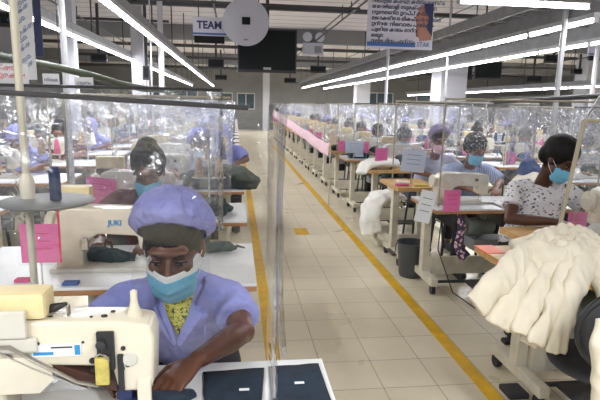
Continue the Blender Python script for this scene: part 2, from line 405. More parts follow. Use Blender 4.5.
# light runs: grey rail (top-level) and tube lamps
lamp_proto = None
rail_names = ['left run over the aisle-side tables', 'outer left run', 'inner right run', 'outer right run', 'low run far to the right', 'lowest run at the far right']
def make_lamp():
    t = thing('tube_lamp', '', 'ceiling lamp')
    MB().box(-.035, .035, -.6, .6, .022, .07).build('housing', 'fixture_grey', t)
    MB().lathe([(.006, -.585), (.019, -.58), (.019, .58), (.006, .585)], 10, (0, 0, 0), 'y').build('tube', 'tube_white', t, True)
    for s in (-1, 1): MB().box(-.02, .02, s*.59-.01, s*.59+.01, -.022, .03).build('end_cap', 'fixture_grey', t)
    return t
for i, (x, a, b, z) in enumerate(RUNS):
    big = i in (2, 3)
    r = thing('lamp_rail', 'grey hanging metal rail carrying the %s of tube lamps' % rail_names[i], 'lamp rail')
    mb = MB(); h = .26 if big else .1; wd = .26 if big else .07
    if big:
        mb.box(x-.04, x+.04, a-.2, b, z+.071, z+.12)
        mb.box(x-.02, x-.0, a-.2, b, z+.12, z+.30); 
    else: mb.box(x-wd/2, x+wd/2, a-1, b, z+.071, z+.071+h)
    mb.build('rail_body', 'tray_grey' if big else 'tray_grey', r)
    if big:
        m2 = MB()
        for q in (-.26, -.02): m2.box(x+q-.015, x+q+.015, a-.2, b, z+.22, z+.36)
        k = a-.1
        while k < b: m2.box(x-.26, x-.02, k, k+.05, z+.225, z+.245); k += .45
        m2.build('cable_tray', 'tray_grey', r)
    y = a
    while y < b: MB().tube([(x, y, z+.1), (x, y, CZ)], .012, 6).build('hanger', 'dark_metal', r); y += 2.4
    n = int((b-a)/1.22)
    for k in range(n):
        y = a+.6+k*1.22
        where = ('%s lamp of the %s' % (ORD[k], rail_names[i])) if k < 8 else None
        lab = ('fluorescent tube lamp, ' + where) if where else 'white fluorescent tube lamp in the distant end of the %s' % rail_names[i]
        if lamp_proto is None: lamp_proto = make_lamp(); o = lamp_proto; o.location = (x, y, z)
        else: o = dup(lamp_proto, (x, y, z))
        o['label'] = lab; o['group'] = 'tube lamps of the ' + rail_names[i]
for k, x in enumerate((2.45, 3.9)):
    o = dup(lamp_proto, (x, 4.35, 2.385), 'bright crosswise tube lamp at the top right, %s of the two' % ('left' if k == 0 else 'right'), 'crosswise tube lamps', rz=PI/2)
r = thing('lamp_rail', 'pale crosswise rail above the bright lamps at top right', 'lamp rail')
MB().box(2.0, 4.9, 4.3, 4.4, 2.456, 2.48).build('rail_body', 'fixture_grey', r)
MB().tube([(2.3, 4.35, 2.48), (2.3, 4.35, CZ)], .01, 6).build('hanger', 'dark_metal', r)

# ceiling pipes (crosswise conduits)
for y, z, rr, xa, xb, nm in [(10.6, 3.36, .045, -2.2, 12, 'thick dark conduit crossing the ceiling in front of the banner'), (9.4, 3.2, .02, -2.0, 2.2, 'thin dark conduit crossing behind the round white disc'),
                       (16.5, 3.2, .05, -6, 15, 'dark crosswise pipe beyond the hanging screen'), (19.5, 3.1, .05, -6, 15, 'dark crosswise pipe in the middle distance'),
                       (25, 3.1, .07, -7, 15, 'farthest dark crosswise pipe below the ceiling'), (12.5, 3.3, .03, -8, -1.5, 'dark conduit over the left lamps')]:
    t = thing('ceiling_pipe', nm, 'pipe'); MB().tube([(xa, y, z), (xb, y, z)], rr, 8).build('pipe_run', 'dark_metal', t, True)
    x = xa+.3
    while x < xb: MB().tube([(x, y, z), (x, y, CZ)], .012, 6).build('hanger', 'dark_metal', t); x += 2.1
for x, z, nm in [(-.4, 3.3, 'left of the hanging screen'), (2.2, 3.25, 'right of the hanging screen'), (-3.2, 3.2, 'over the outer left lamps'), (6.6, 3.1, 'over the right-hand rows'), (10, 3.0, 'far to the right')]:
    t = thing('ceiling_pipe', 'thin dark lengthwise conduit under the ceiling ' + nm, 'pipe')
    MB().tube([(x, 6, z), (x, 30, z)], .02, 6).build('pipe_run', 'dark_metal', t)
    for k in range(6): MB().tube([(x, 7+4*k, z), (x, 7+4*k, CZ)], .01, 6).build('hanger', 'dark_metal', t)

# round white disc
c = pxy(246, 22, 9.3)
t = thing('round_air_diffuser', 'round white disc hanging under the ceiling with a dark square centre', 'ceiling disc', c)
MB().lathe([(.02, .06), (.2, .05), (.40, .0), (.395, -.015), (.3, -.03), (.12, -.045), (.02, -.045)], 40, (0, 0, 0), 'y').build('disc', 'disc_white', t, True)
MB().box(-.07, .07, -.075, -.04, -.05, .07).build('centre_box', 'screen_black', t)
MB().box(-.04, .04, -.05, -.025, -.31, -.285).build('maker_plate', 'box_grey', t)
MB().tube([(0, .03, .1), (0, .03, CZ-c.z)], .015, 6).build('hanger', 'dark_metal', t)
# hanging screens
def screen(u0, v0, u1, v1, y, nm):
    a = pxy(u0, v1, y); b = pxy(u1, v0, y)
    t = thing('television_screen', nm, 'screen', ((a.x+b.x)/2, y, a.z)); w = (b.x-a.x)/2; h = b.z-a.z
    MB().box(-w, w, -.03, .04, 0, h, .008).build('casing', 'black_plastic', t)
    MB().box(-w+.03, w-.03, -.034, -.0305, .05, h-.03).build('display', 'screen_black', t)
    MB().box(-.03, .03, 0, .03, h-.01, CZ-a.z).build('bracket', 'dark_metal', t)
    return t, w, h
t, w, h = screen(237.5, 30, 297, 72, 9.8, 'large black screen hanging over the aisle beside the white disc')
MB().box(-.07, .07, -.038, -.031, .055, .095).build('maker_logo', 'fixture_grey', t)
for i, (a, nm) in enumerate([((208, 59, 224, 68, 15), 'small black screen left of the large hanging one'), ((310, 66, 326, 73, 17), 'small black screen right of the large hanging one'), ((215, 75, 227, 80, 21), 'tiny dark screen far down left of the aisle'),
        ((284, 78, 296, 83, 22), 'tiny dark screen below the large hanging one'), ((474, 62, 502, 79, 14), 'wide black screen over the right-hand rows'), ((463, 66, 472.5, 80, 13.9), 'narrow dark screen beside the white column on the right'),
        ((526, 76, 541, 82, 16), 'small dark screen over the far right rows'), ((544, 55, 564, 63, 13), 'dark screen high above the right lamps'), ((143, 66, 150, 80, 11.5), 'narrow dark box beside the left column'),
        ((91, 54, 107, 62, 12), 'dark screen over the far left rows'), ((0, 12, 14, 27, 8), 'dark screen in the top left corner'), ((571, 69, 588, 74, 16), 'flat dark screen at the right edge')]): screen(*a, nm)
# emergency light
c = pxy(313, 44, 14.5)
t = thing('emergency_light', 'white twin-head emergency light on the ceiling beam beside the screen', 'emergency light', c)
MB().box(-.28, .28, -.1, .09, -.3, .02, .01).build('battery_box', 'disc_white', t)
for s in (-1, 1): MB().lathe([(.05, .0), (.13, -.08), (.12, -.1), (.02, -.1)], 16, (s*.17, -.02, .17), 'y').build('lamp_head', 'column_white', t, True)
MB().box(.03, .22, -.106, -.101, -.25, -.06).build('vent_panel', 'box_grey', t)

# TEAM sign
def team_sign(u0, v0, u1, v1, y, txt, nm, vis):
    a = pxy(u0, v1, y); b = pxy(u1, v0, y); w = b.x-a.x; h = b.z-a.z
    t = thing('hanging_sign', nm, 'sign', (a.x, y, a.z))
    MB().box(0, w*vis, 0, .02, 0, h).build('board', 'banner_white', t)
    MB().box(0, w*vis, -.004, 0, h*.04, h*.15).build('stripe', 'ink_blue', t)
    MB().box(0.02, w*.95, -.01, .03, -h*.42, -.01).build('lower_bar', 'screen_black', t)
    text(txt, h*.58, 'ink_navy', t, (w*.12, -.003, h*.56), align='LEFT', bold=.006, sx=.95)
    for q in (.1, w*vis-.1): MB().tube([(q, .01, h), (q, .01, CZ-a.z)], .01, 6).build('hanger', 'dark_metal', t)
team_sign(193, 18, 226, 35, 9.5, 'TEAM C', 'long white hanging sign reading TEAM above a blue stripe', 2.0)
team_sign(588, 44, 630, 55, 8.2, 'TEAM', 'white hanging sign cut off by the right edge of the picture', 1.5)
# banner with writing
a = pxy(366, 48, 7); b = pxy(435, 0.5, 7); w = b.x-a.x
t = thing('notice_banner', 'white hanging banner with lines of dark script and a face photo', 'banner', (a.x, 7, a.z)); h = .68
MB().box(0, w, 0, .006, 0, h).build('board', 'banner_white', t)
MB().box(.01, w*.74, -.003, -.0002, .03, .085).build('blue_footer', 'ink_blue', t)
text('STAR', .085, 'ink_blue', t, (w*.86, -.003, .065), sx=.9)
lines = ['നമ്മുടെ ക്ഷേമ കര്‍മ്മ യന്ത്ര', 'തൊഴിലാളി സുരക്ഷ നിയമ', 'ഗുണമേന്മ ഉറപ്പ് കര്‍മ്മ', 'ലോകത്തെ മികച്ച തൊഴില്‍', 'ഉന്നത നിലവാരം പാലിക്ക', 'പുതിയ കാലം മാറ്റം', 'ഒരുമ', 'നല്ല ദിനം എന്നും']
for k, s in enumerate(lines): text(s, .066, 'ink_navy', t, (.06, -.003, h-.07-.073*k), align='LEFT', bold=.0012)
mb = MB(); mb.prism([(w*.74, .17), (w*.98, .13), (w*.98, .58), (w*.80, .58), (w*.72, .42), (w*.74, .33)], -.004, -.0004); mb.build('photo_skin', mat('photo_skin', (.36, .17, .12), .7), t)
mb = MB(); mb.prism([(w*.84, .6), (w*.985, .6), (w*.985, .18), (w*.9, .28), (w*.92, .42), (w*.86, .5)], -.007, -.0041); mb.build('photo_hair', 'ink_navy', t)
mb = MB(); mb.prism([(w*.76, .24), (w*.82, .30), (w*.93, .24), (w*.95, .13), (w*.8, .11)], -.009, -.0071); mb.build('photo_hand', mat('photo_hand', (.42, .2, .15), .7), t)
MB().tube([(.02, 0, h), (.02, 0, CZ-a.z)], .006, 6).tube([(w-.02, 0, h), (w-.02, 0, CZ-a.z)], .006, 6).build('hanger', 'dark_metal', t)
# vertical paper strip banner, top left
t = thing('paper_strip', 'long vertical paper strip with blue writing hanging at upper left', 'paper strip', (-1.08, 2.9, 1.62))
MB().box(-.052, .052, 0, .003, -.02, .74).build('sheet', 'paper', t)
MB().box(.054, .09, .002, .01, .1, .74).build('backing_strip', 'ink_navy', t)
for k in range(15):
    text('നിയമ' if k % 2 else 'സുരക്ഷ', .03, 'ink_blue', t, (-.015+.01*math.sin(k*2), -.001, .03+k*.047), rot=(PI/2, -.7, 0), ext=.0006)
# tiny notices on the thin rail
for i, (u, v, wd, hg, body, mm, nm) in enumerate([(8, 74, .17, .07, 'ക്ഷേമ\nസുരക്ഷ', 'ink_red', 'white notice with red writing at the far left on the rail'), (51, 80, .07, .035, 'നിയമ', 'ink_navy', 'small white notice with dark letters beside the paper strip'),
                            (84, 83, .08, .03, 'ഗുണം', 'ink_navy', 'small white notice with dark letters on the thin rail')]):
    c = pxy(u, v, 2.46); t = thing('rail_notice', nm, 'notice', c)
    MB().box(-wd/2, wd/2, 0, .002, -hg/2-.012, hg/2+.01).build('sheet', 'paper', t); text(body, .032 if '\n' in body else .02, mm, t, (0, -.001, .01 if '\n' in body else 0), ext=.0004)
# green hose
pts = [pxy(u, v, y) for u, v, y in [(-40, 50, 3.6), (0, 56, 3.7), (30, 62, 3.8), (60, 68, 3.9), (90, 75, 4.0), (120, 84, 4.2), (145, 89, 4.5), (180, 91, 5.2)]]
t = thing('overhead_hose', 'thick dark green air hose sagging across the upper left', 'hose', (0, 0, 0))
MB().tube(pts, .026, 10).build('hose', 'hose_green', t, True)
MB().tube([pts[0], (pts[0].x, pts[0].y, CZ)], .008, 6).tube([pts[3], (pts[3].x, pts[3].y, CZ)], .004, 6).build('hanger', 'dark_metal', t)
# vertical service posts
for u, va, vb, y, rad, mt_, nm in [(65, 0, 66, 5.0, .028, 'fixture_grey', 'pale grey pipe post hanging beside the paper strip'), (162, 63, 92, 10, .05, 'column_white', 'white post under the left lamp run'), (553, 40, 130, 5.4, .03, 'fixture_grey', 'white service post rising through the right lamps'),
                       (385, 70, 112, 11, .035, 'column_white', 'slim white post in the middle of the right rows'), (588, 84, 130, 7.5, .04, 'fixture_grey', 'short pale post at the right edge under the low lamps'), (152, 66, 90, 9, .012, 'column_white', 'thin cable post left of the white post'), (444, 60, 110, 9, .02, 'fixture_grey', 'thin post in front of the wide white column')]:
    a = pxy(u, vb, y); tag(MB().tube([(a.x, y, .0), (a.x, y, CZ)], rad, 8).build('service_post', mt_, None, True), nm, 'post')

# ------------------------------------------------------------------ prototypes
def table(top='table_white', edge='wood_edge', L=1.2, D=.62, lite=False, motor=True, leg='stand_cream', xl=-.44, xr=.44, fo=0, name='sewing_table'):
    t = thing(name, '', 'sewing table')
    def parts(P):
        P('tabletop', lambda m: m.mat(0).box(-L/2, L/2, 0, D, .735, .757, .003).mat(1).box(-L/2+.001, L/2-.001, .001, D-.001, .757, .77, .003), [edge, top])
        for sx in (xl, xr):
            P('leg', lambda m: m.box(sx-.03, sx+.03, .27+fo, .35+fo, .12, .735, .004).box(sx-.028, sx+.028, .05+fo, .56+fo, .075, .135, .004).box(sx-.02, sx+.02, .0485+fo, .0499+fo, .085, .125).box(sx-.05, sx+.05, .2, .42, .69, .7345), [leg])
        P('crossbar', lambda m: m.box(xl+.031, xr-.031, .235+fo, .265+fo, .12, .27, .003), [leg])
        for sx in (xl, xr):
            for sy in (.09+fo, .52+fo): P('castor', lambda m: m.lathe([(.01, -.016), (.036, -.015), (.036, .015), (.01, .016)], 14, (sx, sy, .0365), 'x').box(sx-.018, sx+.018, sy-.012, sy+.012, .045, .0745), ['rubber'])
        if motor:
            P('motor', lambda m: m.lathe([(.03, -.14), (.07, -.13), (.075, -.02), (.06, 0), (.06, .08), (.03, .1)], 18, (-.16, .16, .6), 'x').box(-.19, -.13, .14, .18, .66, .7345), ['motor_green'])
            P('control_box', lambda m: m.box(-.24, .12, .1, .28, .42, .51, .008).box(-.2, -.17, .16, .2, .51, .6), ['box_grey'])
            P('shade_box', lambda m: m.box(-.02, .36, .1, .34, .60, .7345, .01), ['dark_metal'])  # dark box added beneath the top to deepen the shade there
        P('treadle', lambda m: m.box(-.2, .12, .08, .3, .1, .115, .004).box(xl+.02, xr-.02, .3, .32, .095, .115), ['dark_metal'])
    if lite:
        m = MB(); mats = []
        def P(n, f, mm):
            base = len(mats); mats.extend(mm)
            k = MB(); f(k)
            m.v, off = m.v+k.v, len(m.v)
            m.f += [[i+off for i in q] for q in k.f]; m.m += [i+base for i in k.m]
        parts(P); bpy.data.objects.remove(t); o = m.build(name, mats); return tag(o, '', 'sewing table')
    def P(n, f, mm): k = MB(); f(k); k.build(n, mm, t, n in ('castor', 'motor'))
    parts(P); return t

def machine(lite=False, detail=False, body='machine_cream', letters='JUKI', panel=True):
    t = thing('sewing_machine', '', 'sewing machine')
    arm = [(-.24, .0), (-.245, .2), (-.22, .265), (-.16, .285), (.17, .275), (.235, .262), (.245, .23), (.24, .10), (.225, .085), (.165, .085), (.15, .10), (.14, .155), (-.04, .165), (-.09, .14), (-.115, .09), (-.12, .0)]
    def casting():
        o = MB().prism(arm, -.055, .055).build('casting', body, t)
        return bake(o, [('BEVEL', dict(width=.012, segments=3, limit_method='ANGLE'))])
    def parts(P):
        P('bed', lambda m: m.box(-.26, .25, -.09, .09, .0, .018, .004), ['machine_grey'])
        P('handwheel', lambda m: m.lathe([(.015, -.29), (.055, -.285), (.062, -.27), (.055, -.25), (.02, -.24)], 20, (0, 0, .2), 'x'), [body])
        P('needle_bar', lambda m: m.tube([(.2, 0, .09), (.2, 0, .05)], .006, 8).tube([(.2, 0, .05), (.2, 0, .02)], .0015, 6), ['steel'])
        P('presser_foot', lambda m: m.tube([(.185, 0, .09), (.185, 0, .03)], .004, 8).box(.172, .21, -.012, .02, .019, .026, .001), ['steel'])
        P('tension_dial', lambda m: m.lathe([(.004, -.075), (.012, -.072), (.014, -.056), (.004, -.055)], 14, (.12, 0, .22), 'y'), ['dark_metal'])
        if panel: P('control_panel', lambda m: m.box(-.26, -.08, -.02, .05, .292, .372, .012), ['panel_yellow'])
    if lite:
        cs = casting(); m = MB(); mats = [body]
        m.v = [tuple(v.co) for v in cs.data.vertices]; m.f = [list(p.vertices) for p in cs.data.polygons]; m.m = [0]*len(m.f)
        bpy.data.objects.remove(cs)
        def P(n, f, mm):
            base = len(mats); mats.extend(mm); k = MB(); f(k)
            off = len(m.v); m.v += k.v; m.f += [[i+off for i in q] for q in k.f]; m.m += [i+base for i in k.m]
        parts(P); bpy.data.objects.remove(t); return tag(m.build('sewing_machine', mats), '', 'sewing machine')
    casting(); parts(lambda n, f, mm: (lambda k: (f(k), k.build(n, mm, t, n in ('handwheel', 'needle_bar', 'tension_dial', 'control_panel'))))(MB()))
    if letters: text(letters, .034, 'sticker_blue', t, (.04, -.0565, .215), bold=.001)
    return t

def stool():
    t = thing('stool', '', 'stool')
    MB().box(-.19, .19, -.17, .17, .44, .475, .012).build('seat', 'seat_black', t)
    for a in (-1, 1):
        for b in (-1, 1): MB().tube([(a*.15, b*.13, .44), (a*.18, b*.16, 0)], .013, 8).build('leg', 'dark_metal', t)
    return t

def screen_sheet(name, w, h, film='film', nx=60, nz=34, amp=.018, seed=0, edge_fold=True, parent=None, zb=0, fold=9, diag=0):
    """hanging film: gathered folds, crinkles"""
    vs = []; fs = []
    for j in range(nz+1):
        for i in range(nx+1):
            u = i/nx; v = j/nz; x = (u-.5)*w; z = zb+v*h
            n1 = noise.noise(Vector((x*fold+seed, v*1.3+seed, 0))); n2 = noise.noise(Vector((x*5+z*6+seed, z*9-x*4, 3)))
            e = max(0, abs(u-.5)*2-.86)/.14
            y = amp*(n1*1.0+n2*.55)*(1.1-.6*v) + diag*min(1, max(0, v-.30)*2.2)*noise.noise(Vector((x*1.6-z*1.2+seed, z*7.5+x*2.2, seed))) + (e*.02*math.sin(x*260) if edge_fold else 0)
            vs.append((x, y, z))
    fs = [(j*(nx+1)+i, j*(nx+1)+i+1, (j+1)*(nx+1)+i+1, (j+1)*(nx+1)+i) for j in range(nz) for i in range(nx)]
    m = MB(); m._add(vs, fs); o = m.build(name, film, parent)
    o.data.polygons.foreach_set('use_smooth', [True]*len(o.data.polygons)); return o

def plastic_screen(w=1.1, h=.66, ztop=1.56, film='film', seed=0, posts=(-1, 1), rail='dark_metal', light=False, diag=.012):
    t = thing('plastic_screen', '', 'plastic screen')
    n = (24, 12) if light else (60, 30)
    screen_sheet('clear_sheet', w, h, film, n[0], n[1], .02 if not light else .03, seed, True, t, ztop-h, 9, diag)
    MB().tube([(-w/2, 0, ztop+.004), (w/2, 0, ztop+.004)], .007, 8).build('rail', rail, t, True)
    if posts:
        for s in posts: MB().tube([(s*(w/2-.01), .012, .771), (s*(w/2-.01), .012, ztop)], .007, 8).build('post', 'khaki_metal', t, True)
    return t

def thread_stand():
    t = thing('thread_stand', '', 'thread stand')
    MB().tube([(0, 0, 0), (0, 0, .52)], .007, 8).lathe([(.03, 0), (.03, .008), (.012, .012)], 12).build('pole', 'steel', t, True)
    MB().tube([(-.1, 0, .5), (.1, 0, .5)], .004, 6).tube([(-.1, 0, .2), (.1, 0, .2)], .004, 6).build('arm', 'steel', t)
    MB().lathe([(.03, .2), (.05, .204), (.05, .208)], 16, (-.07, 0, 0)).lathe([(.03, .2), (.05, .204), (.05, .208)], 16, (.07, 0, 0)).build('spool_dish', 'cream_metal', t, True)
    return t
def cone(m): return tag(MB().lathe([(.008, 0), (.032, .001), (.034, .012), (.018, .13), (.012, .14), (.006, .14)], 16).build('thread_cone', m, None, True), '', 'thread cone')

# ------------------------------------------------------------------ people
def hand(m, wrist, tip, palm_n, curl=.5, side=1, s=1.0):
    """palm and five fingers from wrist towards tip; palm_n is the direction the palm faces; side: thumb on +/- side"""
    w = Vector(wrist); d = (Vector(tip)-w).normalized(); n = Vector(palm_n); n = (n-d*n.dot(d)).normalized(); a = d.cross(n)*side
    m.tube([w-d*.02*s, w+d*.02*s, w+d*.055*s, w+d*.085*s], [(.017*s, .022*s), (.016*s, .032*s), (.015*s, .040*s), (.012*s, .038*s)], 12, upv=n)
    L = [.066, .076, .070, .055]
    for k in range(4):
        b = w+d*.075*s+a*(.030-.020*k)*s; dd = (d+a*(.10-.07*k)).normalized(); l = L[k]*s
        c1 = dd*math.cos(curl*.5)+n*math.sin(curl*.5); c2 = dd*math.cos(curl)+n*math.sin(curl); c3 = dd*math.cos(curl*1.5)+n*math.sin(curl*1.5)
        p1 = b+c1*l*.45; p2 = p1+c2*l*.32; p3 = p2+c3*l*.25
        m.tube([b-dd*.02*s, b, p1, p2, p3], [.0095*s, .0095*s, .0088*s, .008*s, .0062*s], 8)
        m.ell(p3, (.0065*s,)*3, 8, 6)
    b = w+d*.02*s+a*.022*s; p1 = b+(d*.5+a*.7+n*.25).normalized()*.038*s; p2 = p1+(d*.85+a*.35+n*.4).normalized()*.028*s; p3 = p2+(d*.95+n*.35).normalized()*.022*s
    m.tube([b, p1, p2, p3], [.014*s, .0115*s, .0095*s, .007*s], 8); m.ell(p3, (.0072*s,)*3, 8, 6)

def worker(spec, label, loc, rz=0, group=None):
    g = spec.get
    t = thing('person', label, 'person', loc, rz, group)
    vox = g('vox', .009); head = Vector(g('head', (0, -.28, 1.10))); S = g('hs', 1.0)
    HR = Euler((g('nod', .35), g('tilt', 0), g('turn', 0)), 'XYZ').to_matrix()   # nod>0 looks down
    HM = Matrix.Translation(head) @ HR.to_4x4() @ Matrix.Scale(S, 4)
    sh = g('sh', [(-.185, -.17, .94), (.185, -.17, .94)]); el = g('el', [(-.27, -.26, .85), (.27, -.26, .85)])
    wr = g('wr', [(-.13, -.46, .815), (.13, -.46, .815)]); ht = g('ht', [(-.08, -.56, .805), (.08, -.56, .805)])
    pel = Vector(g('pel', (0, 0, .56))); ch = Vector(g('chest', (0, -.12, .84))); nb = Vector(g('neck', (0, -.19, .975)))
    m = MB()
    # head
    m.X = HM
    m.ell((0, .012, .028), (.074, .094, .092), 24, 16); m.ell((0, -.028, -.045), (.055, .062, .066), 20, 12); m.ell((0, -.045, -.088), (.026, .028, .022), 12, 8)
    m.ell((0, -.074, .03), (.058, .02, .014), 14, 8)
    m.tube([(0, -.082, .018), (0, -.098, -.012), (0, -.104, -.026)], [.008, .011, .014], 10); m.ell((-.012, -.092, -.03), (.009, .01, .008), 8, 6); m.ell((.012, -.092, -.03), (.009, .01, .008), 8, 6)
    for s in (-1, 1): m.ell((s*.038, -.062, -.02), (.022, .02, .018), 10, 8); m.ell((s*.078, .012, -.008), (.010, .02, .032), 10, 8)
    m.ell((0, -.085, -.058), (.024, .012, .006), 10, 6); m.ell((0, -.084, -.068), (.02, .012, .007), 10, 6)
    m.X = None
    hb = HM @ Vector((0, .025, -.06))
    m.tube([nb+Vector((0, .02, -.05)), nb, (nb+hb)/2, hb], [.06, .054, .05, .052], 14)
    # trunk under the clothes
    m.tube([pel+Vector((0, 0, -.08)), pel, (pel+ch)/2, ch, nb+Vector((0, .02, -.02))], [(.10, .14), (.11, .145), (.095, .125), (.095, .15), (.05, .08)], 18, upv=(0, 1, 0))
    for k, s in enumerate((-1, 1)):
        A, B, C, H = Vector(sh[k]), Vector(el[k]), Vector(wr[k]), Vector(ht[k])
        m.ell(A, (.05, .05, .05), 12, 8); m.tube([A, A.lerp(B, .5), B], [.047, .043, .037], 12); m.ell(B, (.038,)*3, 12, 8)
        m.tube([B, B.lerp(C, .3), B.lerp(C, .75), C], [.036, .039, .029, (.021, .026)], 12)
        hand(m, C, H, g('palm', [(0.1, 0, -1), (-.1, 0, -1)])[k], g('curl', .5), -s if k == 0 else -s, g('hand_s', .95))
        kx = s*g('knee', .14); hp = pel+Vector((s*.09, 0, -.04)); kn = Vector((kx, pel.y-.40, .50)); an = Vector((kx, pel.y-.36, .09))
        m.tube([hp, hp.lerp(kn, .5), kn], [.085, .075, .055], 12); m.ell(kn, (.055,)*3, 12, 8)
        m.tube([kn, kn.lerp(an, .3), kn.lerp(an, .8), an], [.052, .055, .036, .036], 12); m.tube([an+Vector((0, .04, -.04)), an+Vector((0, -.03, -.05)), an+Vector((0, -.14, -.065))], [(.03, .035), (.03, .042), (.018, .036)], 10)
    body = m.build('body', g('skin', 'skin'), t); remesh(body, vox, 3)
    if not g('far'):
        # eyes and brows become further faces of the same body mesh
        me = body.data; me.materials.append(MT['eye_white']); me.materials.append(MT['hair'])
        bm = bmesh.new(); bm.from_mesh(me)
        def addm(k, mi):
            base = [bm.verts.new(v) for v in k.v]
            for q in k.f:
                f = bm.faces.new([base[i] for i in q]); f.material_index = mi; f.smooth = True
        for s in (-1, 1):
            e = MB(); e.X = HM; e.ell((s*.032, -.078, .0), (.0125, .008, .0045), 12, 8); addm(e, 1)
            e = MB(); e.X = HM; e.ell((s*.032, -.0845, -.001), (.006, .0045, .0055), 10, 6); addm(e, 2)
            e = MB(); e.X = HM; e.tube([(s*.016, -.089, .022), (s*.034, -.087, .029), (s*.052, -.072, .024)], [.003, .004, .002], 6); addm(e, 2)
            e = MB(); e.X = HM; e.tube([(s*.018, -.085, .005), (s*.032, -.09, .0085), (s*.047, -.08, .004)], [.002, .003, .002], 6); addm(e, 2)
        bm.to_mesh(me); bm.free()
    # shirt
    k = MB()
    k.tube([pel+Vector((0, .0, -.1)), pel+Vector((0, 0, .02)), (pel+ch)/2, ch, ch.lerp(nb, .55), nb+Vector((0, .015, .0))], [(.15, .19), (.145, .185), (.13, .17), (.13, .185), (.105, .165), (.062, .075)], 24, upv=(0, 1, 0))
    for s in (0, 1):
        A, B, C = Vector(sh[s]), Vector(el[s]), Vector(wr[s]); q = g('sleeve', .8)
        k.ell(A, (.066, .066, .06), 14, 10); k.tube([A.lerp(nb, .6), A], [.055, .066], 12)
        if q <= 1: k.tube([A, A.lerp(B, q*.5), A.lerp(B, q)], [.064, .066, .070], 14)
        else: k.tube([A, A.lerp(B, .5), B, B.lerp(C, q-1)], [.064, .060, .056, .044], 14); k.ell(B, (.056,)*3, 12, 8)
    top = k.build('shirt', g('shirt', 'lilac_cloth'), t); remesh(top, vox*1.15, 4); wrinkle(top, g('wr_amp', .007), 9, (1, 1, .55), len(label)); wrinkle(top, g('wr_amp', .007)*.45, 24, (1.3, 1, .6), 3)
    k = MB()
    for s in (-1, 1):
        kx = s*g('knee', .14); hp = pel+Vector((s*.09, .02, -.05)); kn = Vector((kx, pel.y-.42, .50)); an = Vector((kx, pel.y-.36, .13))
        k.tube([hp, hp.lerp(kn, .5), kn], [.115, .10, .078], 12); k.ell(kn, (.078,)*3, 12, 8); k.tube([kn, an], [.074, .06], 12)
    k.ell(pel+Vector((0, .02, -.03)), (.18, .15, .09), 16, 10)
    tr = k.build('trousers', g('trousers', 'black_cloth'), t); remesh(tr, .016, 3)
    for s in (-1, 1):
        kx = s*g('knee', .14); MB().tube([(kx, pel.y-.30, .045), (kx, pel.y-.40, .05), (kx, pel.y-.50, .035), (kx, pel.y-.53, .03)], [(.045, .042), (.045, .048), (.034, .048), (.02, .03)], 14).build('shoe', 'rubber', t, True)
    # head wear
    hw = g('wear', 'cap')
    def X(mb): mb.X = HM; return mb
    if hw == 'cap':
        vs = []; n = 72; mm_ = 22
        m_ = X(MB())
        for i in range(mm_+1):
            a = i/mm_; 
            for j in range(n):
                an = 2*PI*j/n
                th = a*PI*.56
                rr = 1+.05*noise.noise(Vector((math.cos(an)*2.2, math.sin(an)*2.2, a*3+g('seed', 0)))) 
                ruf = (.032*math.sin(an*24+2*math.sin(an*3))+.05*noise.noise(Vector((math.cos(an)*9, math.sin(an)*9, a*5))))*a**1.6
                R_ = math.sin(th)
                fx = .112*(rr+ruf); fy = .126*(rr+ruf); zz = .100*math.cos(th)*rr
                if a > .86: q = (a-.86)/.14; fx *= 1-.17*q; fy *= 1-.16*q
                front = -math.sin(an)
                x = fx*R_*math.cos(an); y = fy*R_*math.sin(an)+.012; z = .052+zz-.02*a*a*(1-front)*.9
                z += .008*a*a
                q_ = Matrix.Rotation(-.62, 3, 'X') @ Vector((x, y-.012, z-.05)); vs.append((q_.x, q_.y+.020, q_.z+.064))
        top_i = len(vs)
        m_._add(vs, [(i*n+j, i*n+(j+1) % n, (i+1)*n+(j+1) % n, (i+1)*n+j) for i in range(mm_) for j in range(n)])
        cap = m_.build('bouffant_cap', g('cap', 'lilac_cap'), t, True)
        bake(cap, [('SUBSURF', dict(levels=0 if g('far') else 1)), ('SOLIDIFY', dict(thickness=.003, offset=1))]); wrinkle(cap, .007, 26, (1, 1, .5), 4)
    # hair
    hm = X(MB())
    if hw == 'cap':
        hm.ell((0, .02, .040), (.084, .098, .095), 26, 18); hm.ell((0, .0, .076), (.080, .088, .062), 26, 18)
    else:
        hm.ell((0, .028, .044), (.094, .103, .102), 26, 18); hm.ell((0, .085, .0), (.075, .06, .075), 16, 10)
        if g('bun'): hm.ell((0, .05, .13), (.055, .05, .045), 14, 10)
        if g('volume'): hm.ell((0, .03, .06), (.108, .114, .102), 20, 14)
    hr = hm.build('hair', 'hair', t, True)
    if not g('far'): remesh(hr, .007, 3); wrinkle(hr, .004, 40, (1, .3, .3))
    if hw == 'scarf':
        sm = X(MB()); sm.ell((0, .025, .055), (.098, .112, .098), 24, 16); sm.ell((0, .09, .0), (.07, .05, .06), 14, 10)
        sc_ = sm.build('headscarf', g('cap', 'headscarf_print'), t, True); remesh(sc_, .008, 3)
    if hw == 'hijab':
        sm = X(MB()); sm.ell((0, .03, .03), (.105, .115, .125), 24, 16); sm.ell((0, .05, -.1), (.10, .09, .08), 16, 10); sm.ell((0, .06, -.17), (.15, .11, .06), 16, 10)
        sc_ = sm.build('headscarf', g('cap', 'lilac_cap'), t, True); remesh(sc_, .01, 3); wrinkle(sc_, .008, 14)
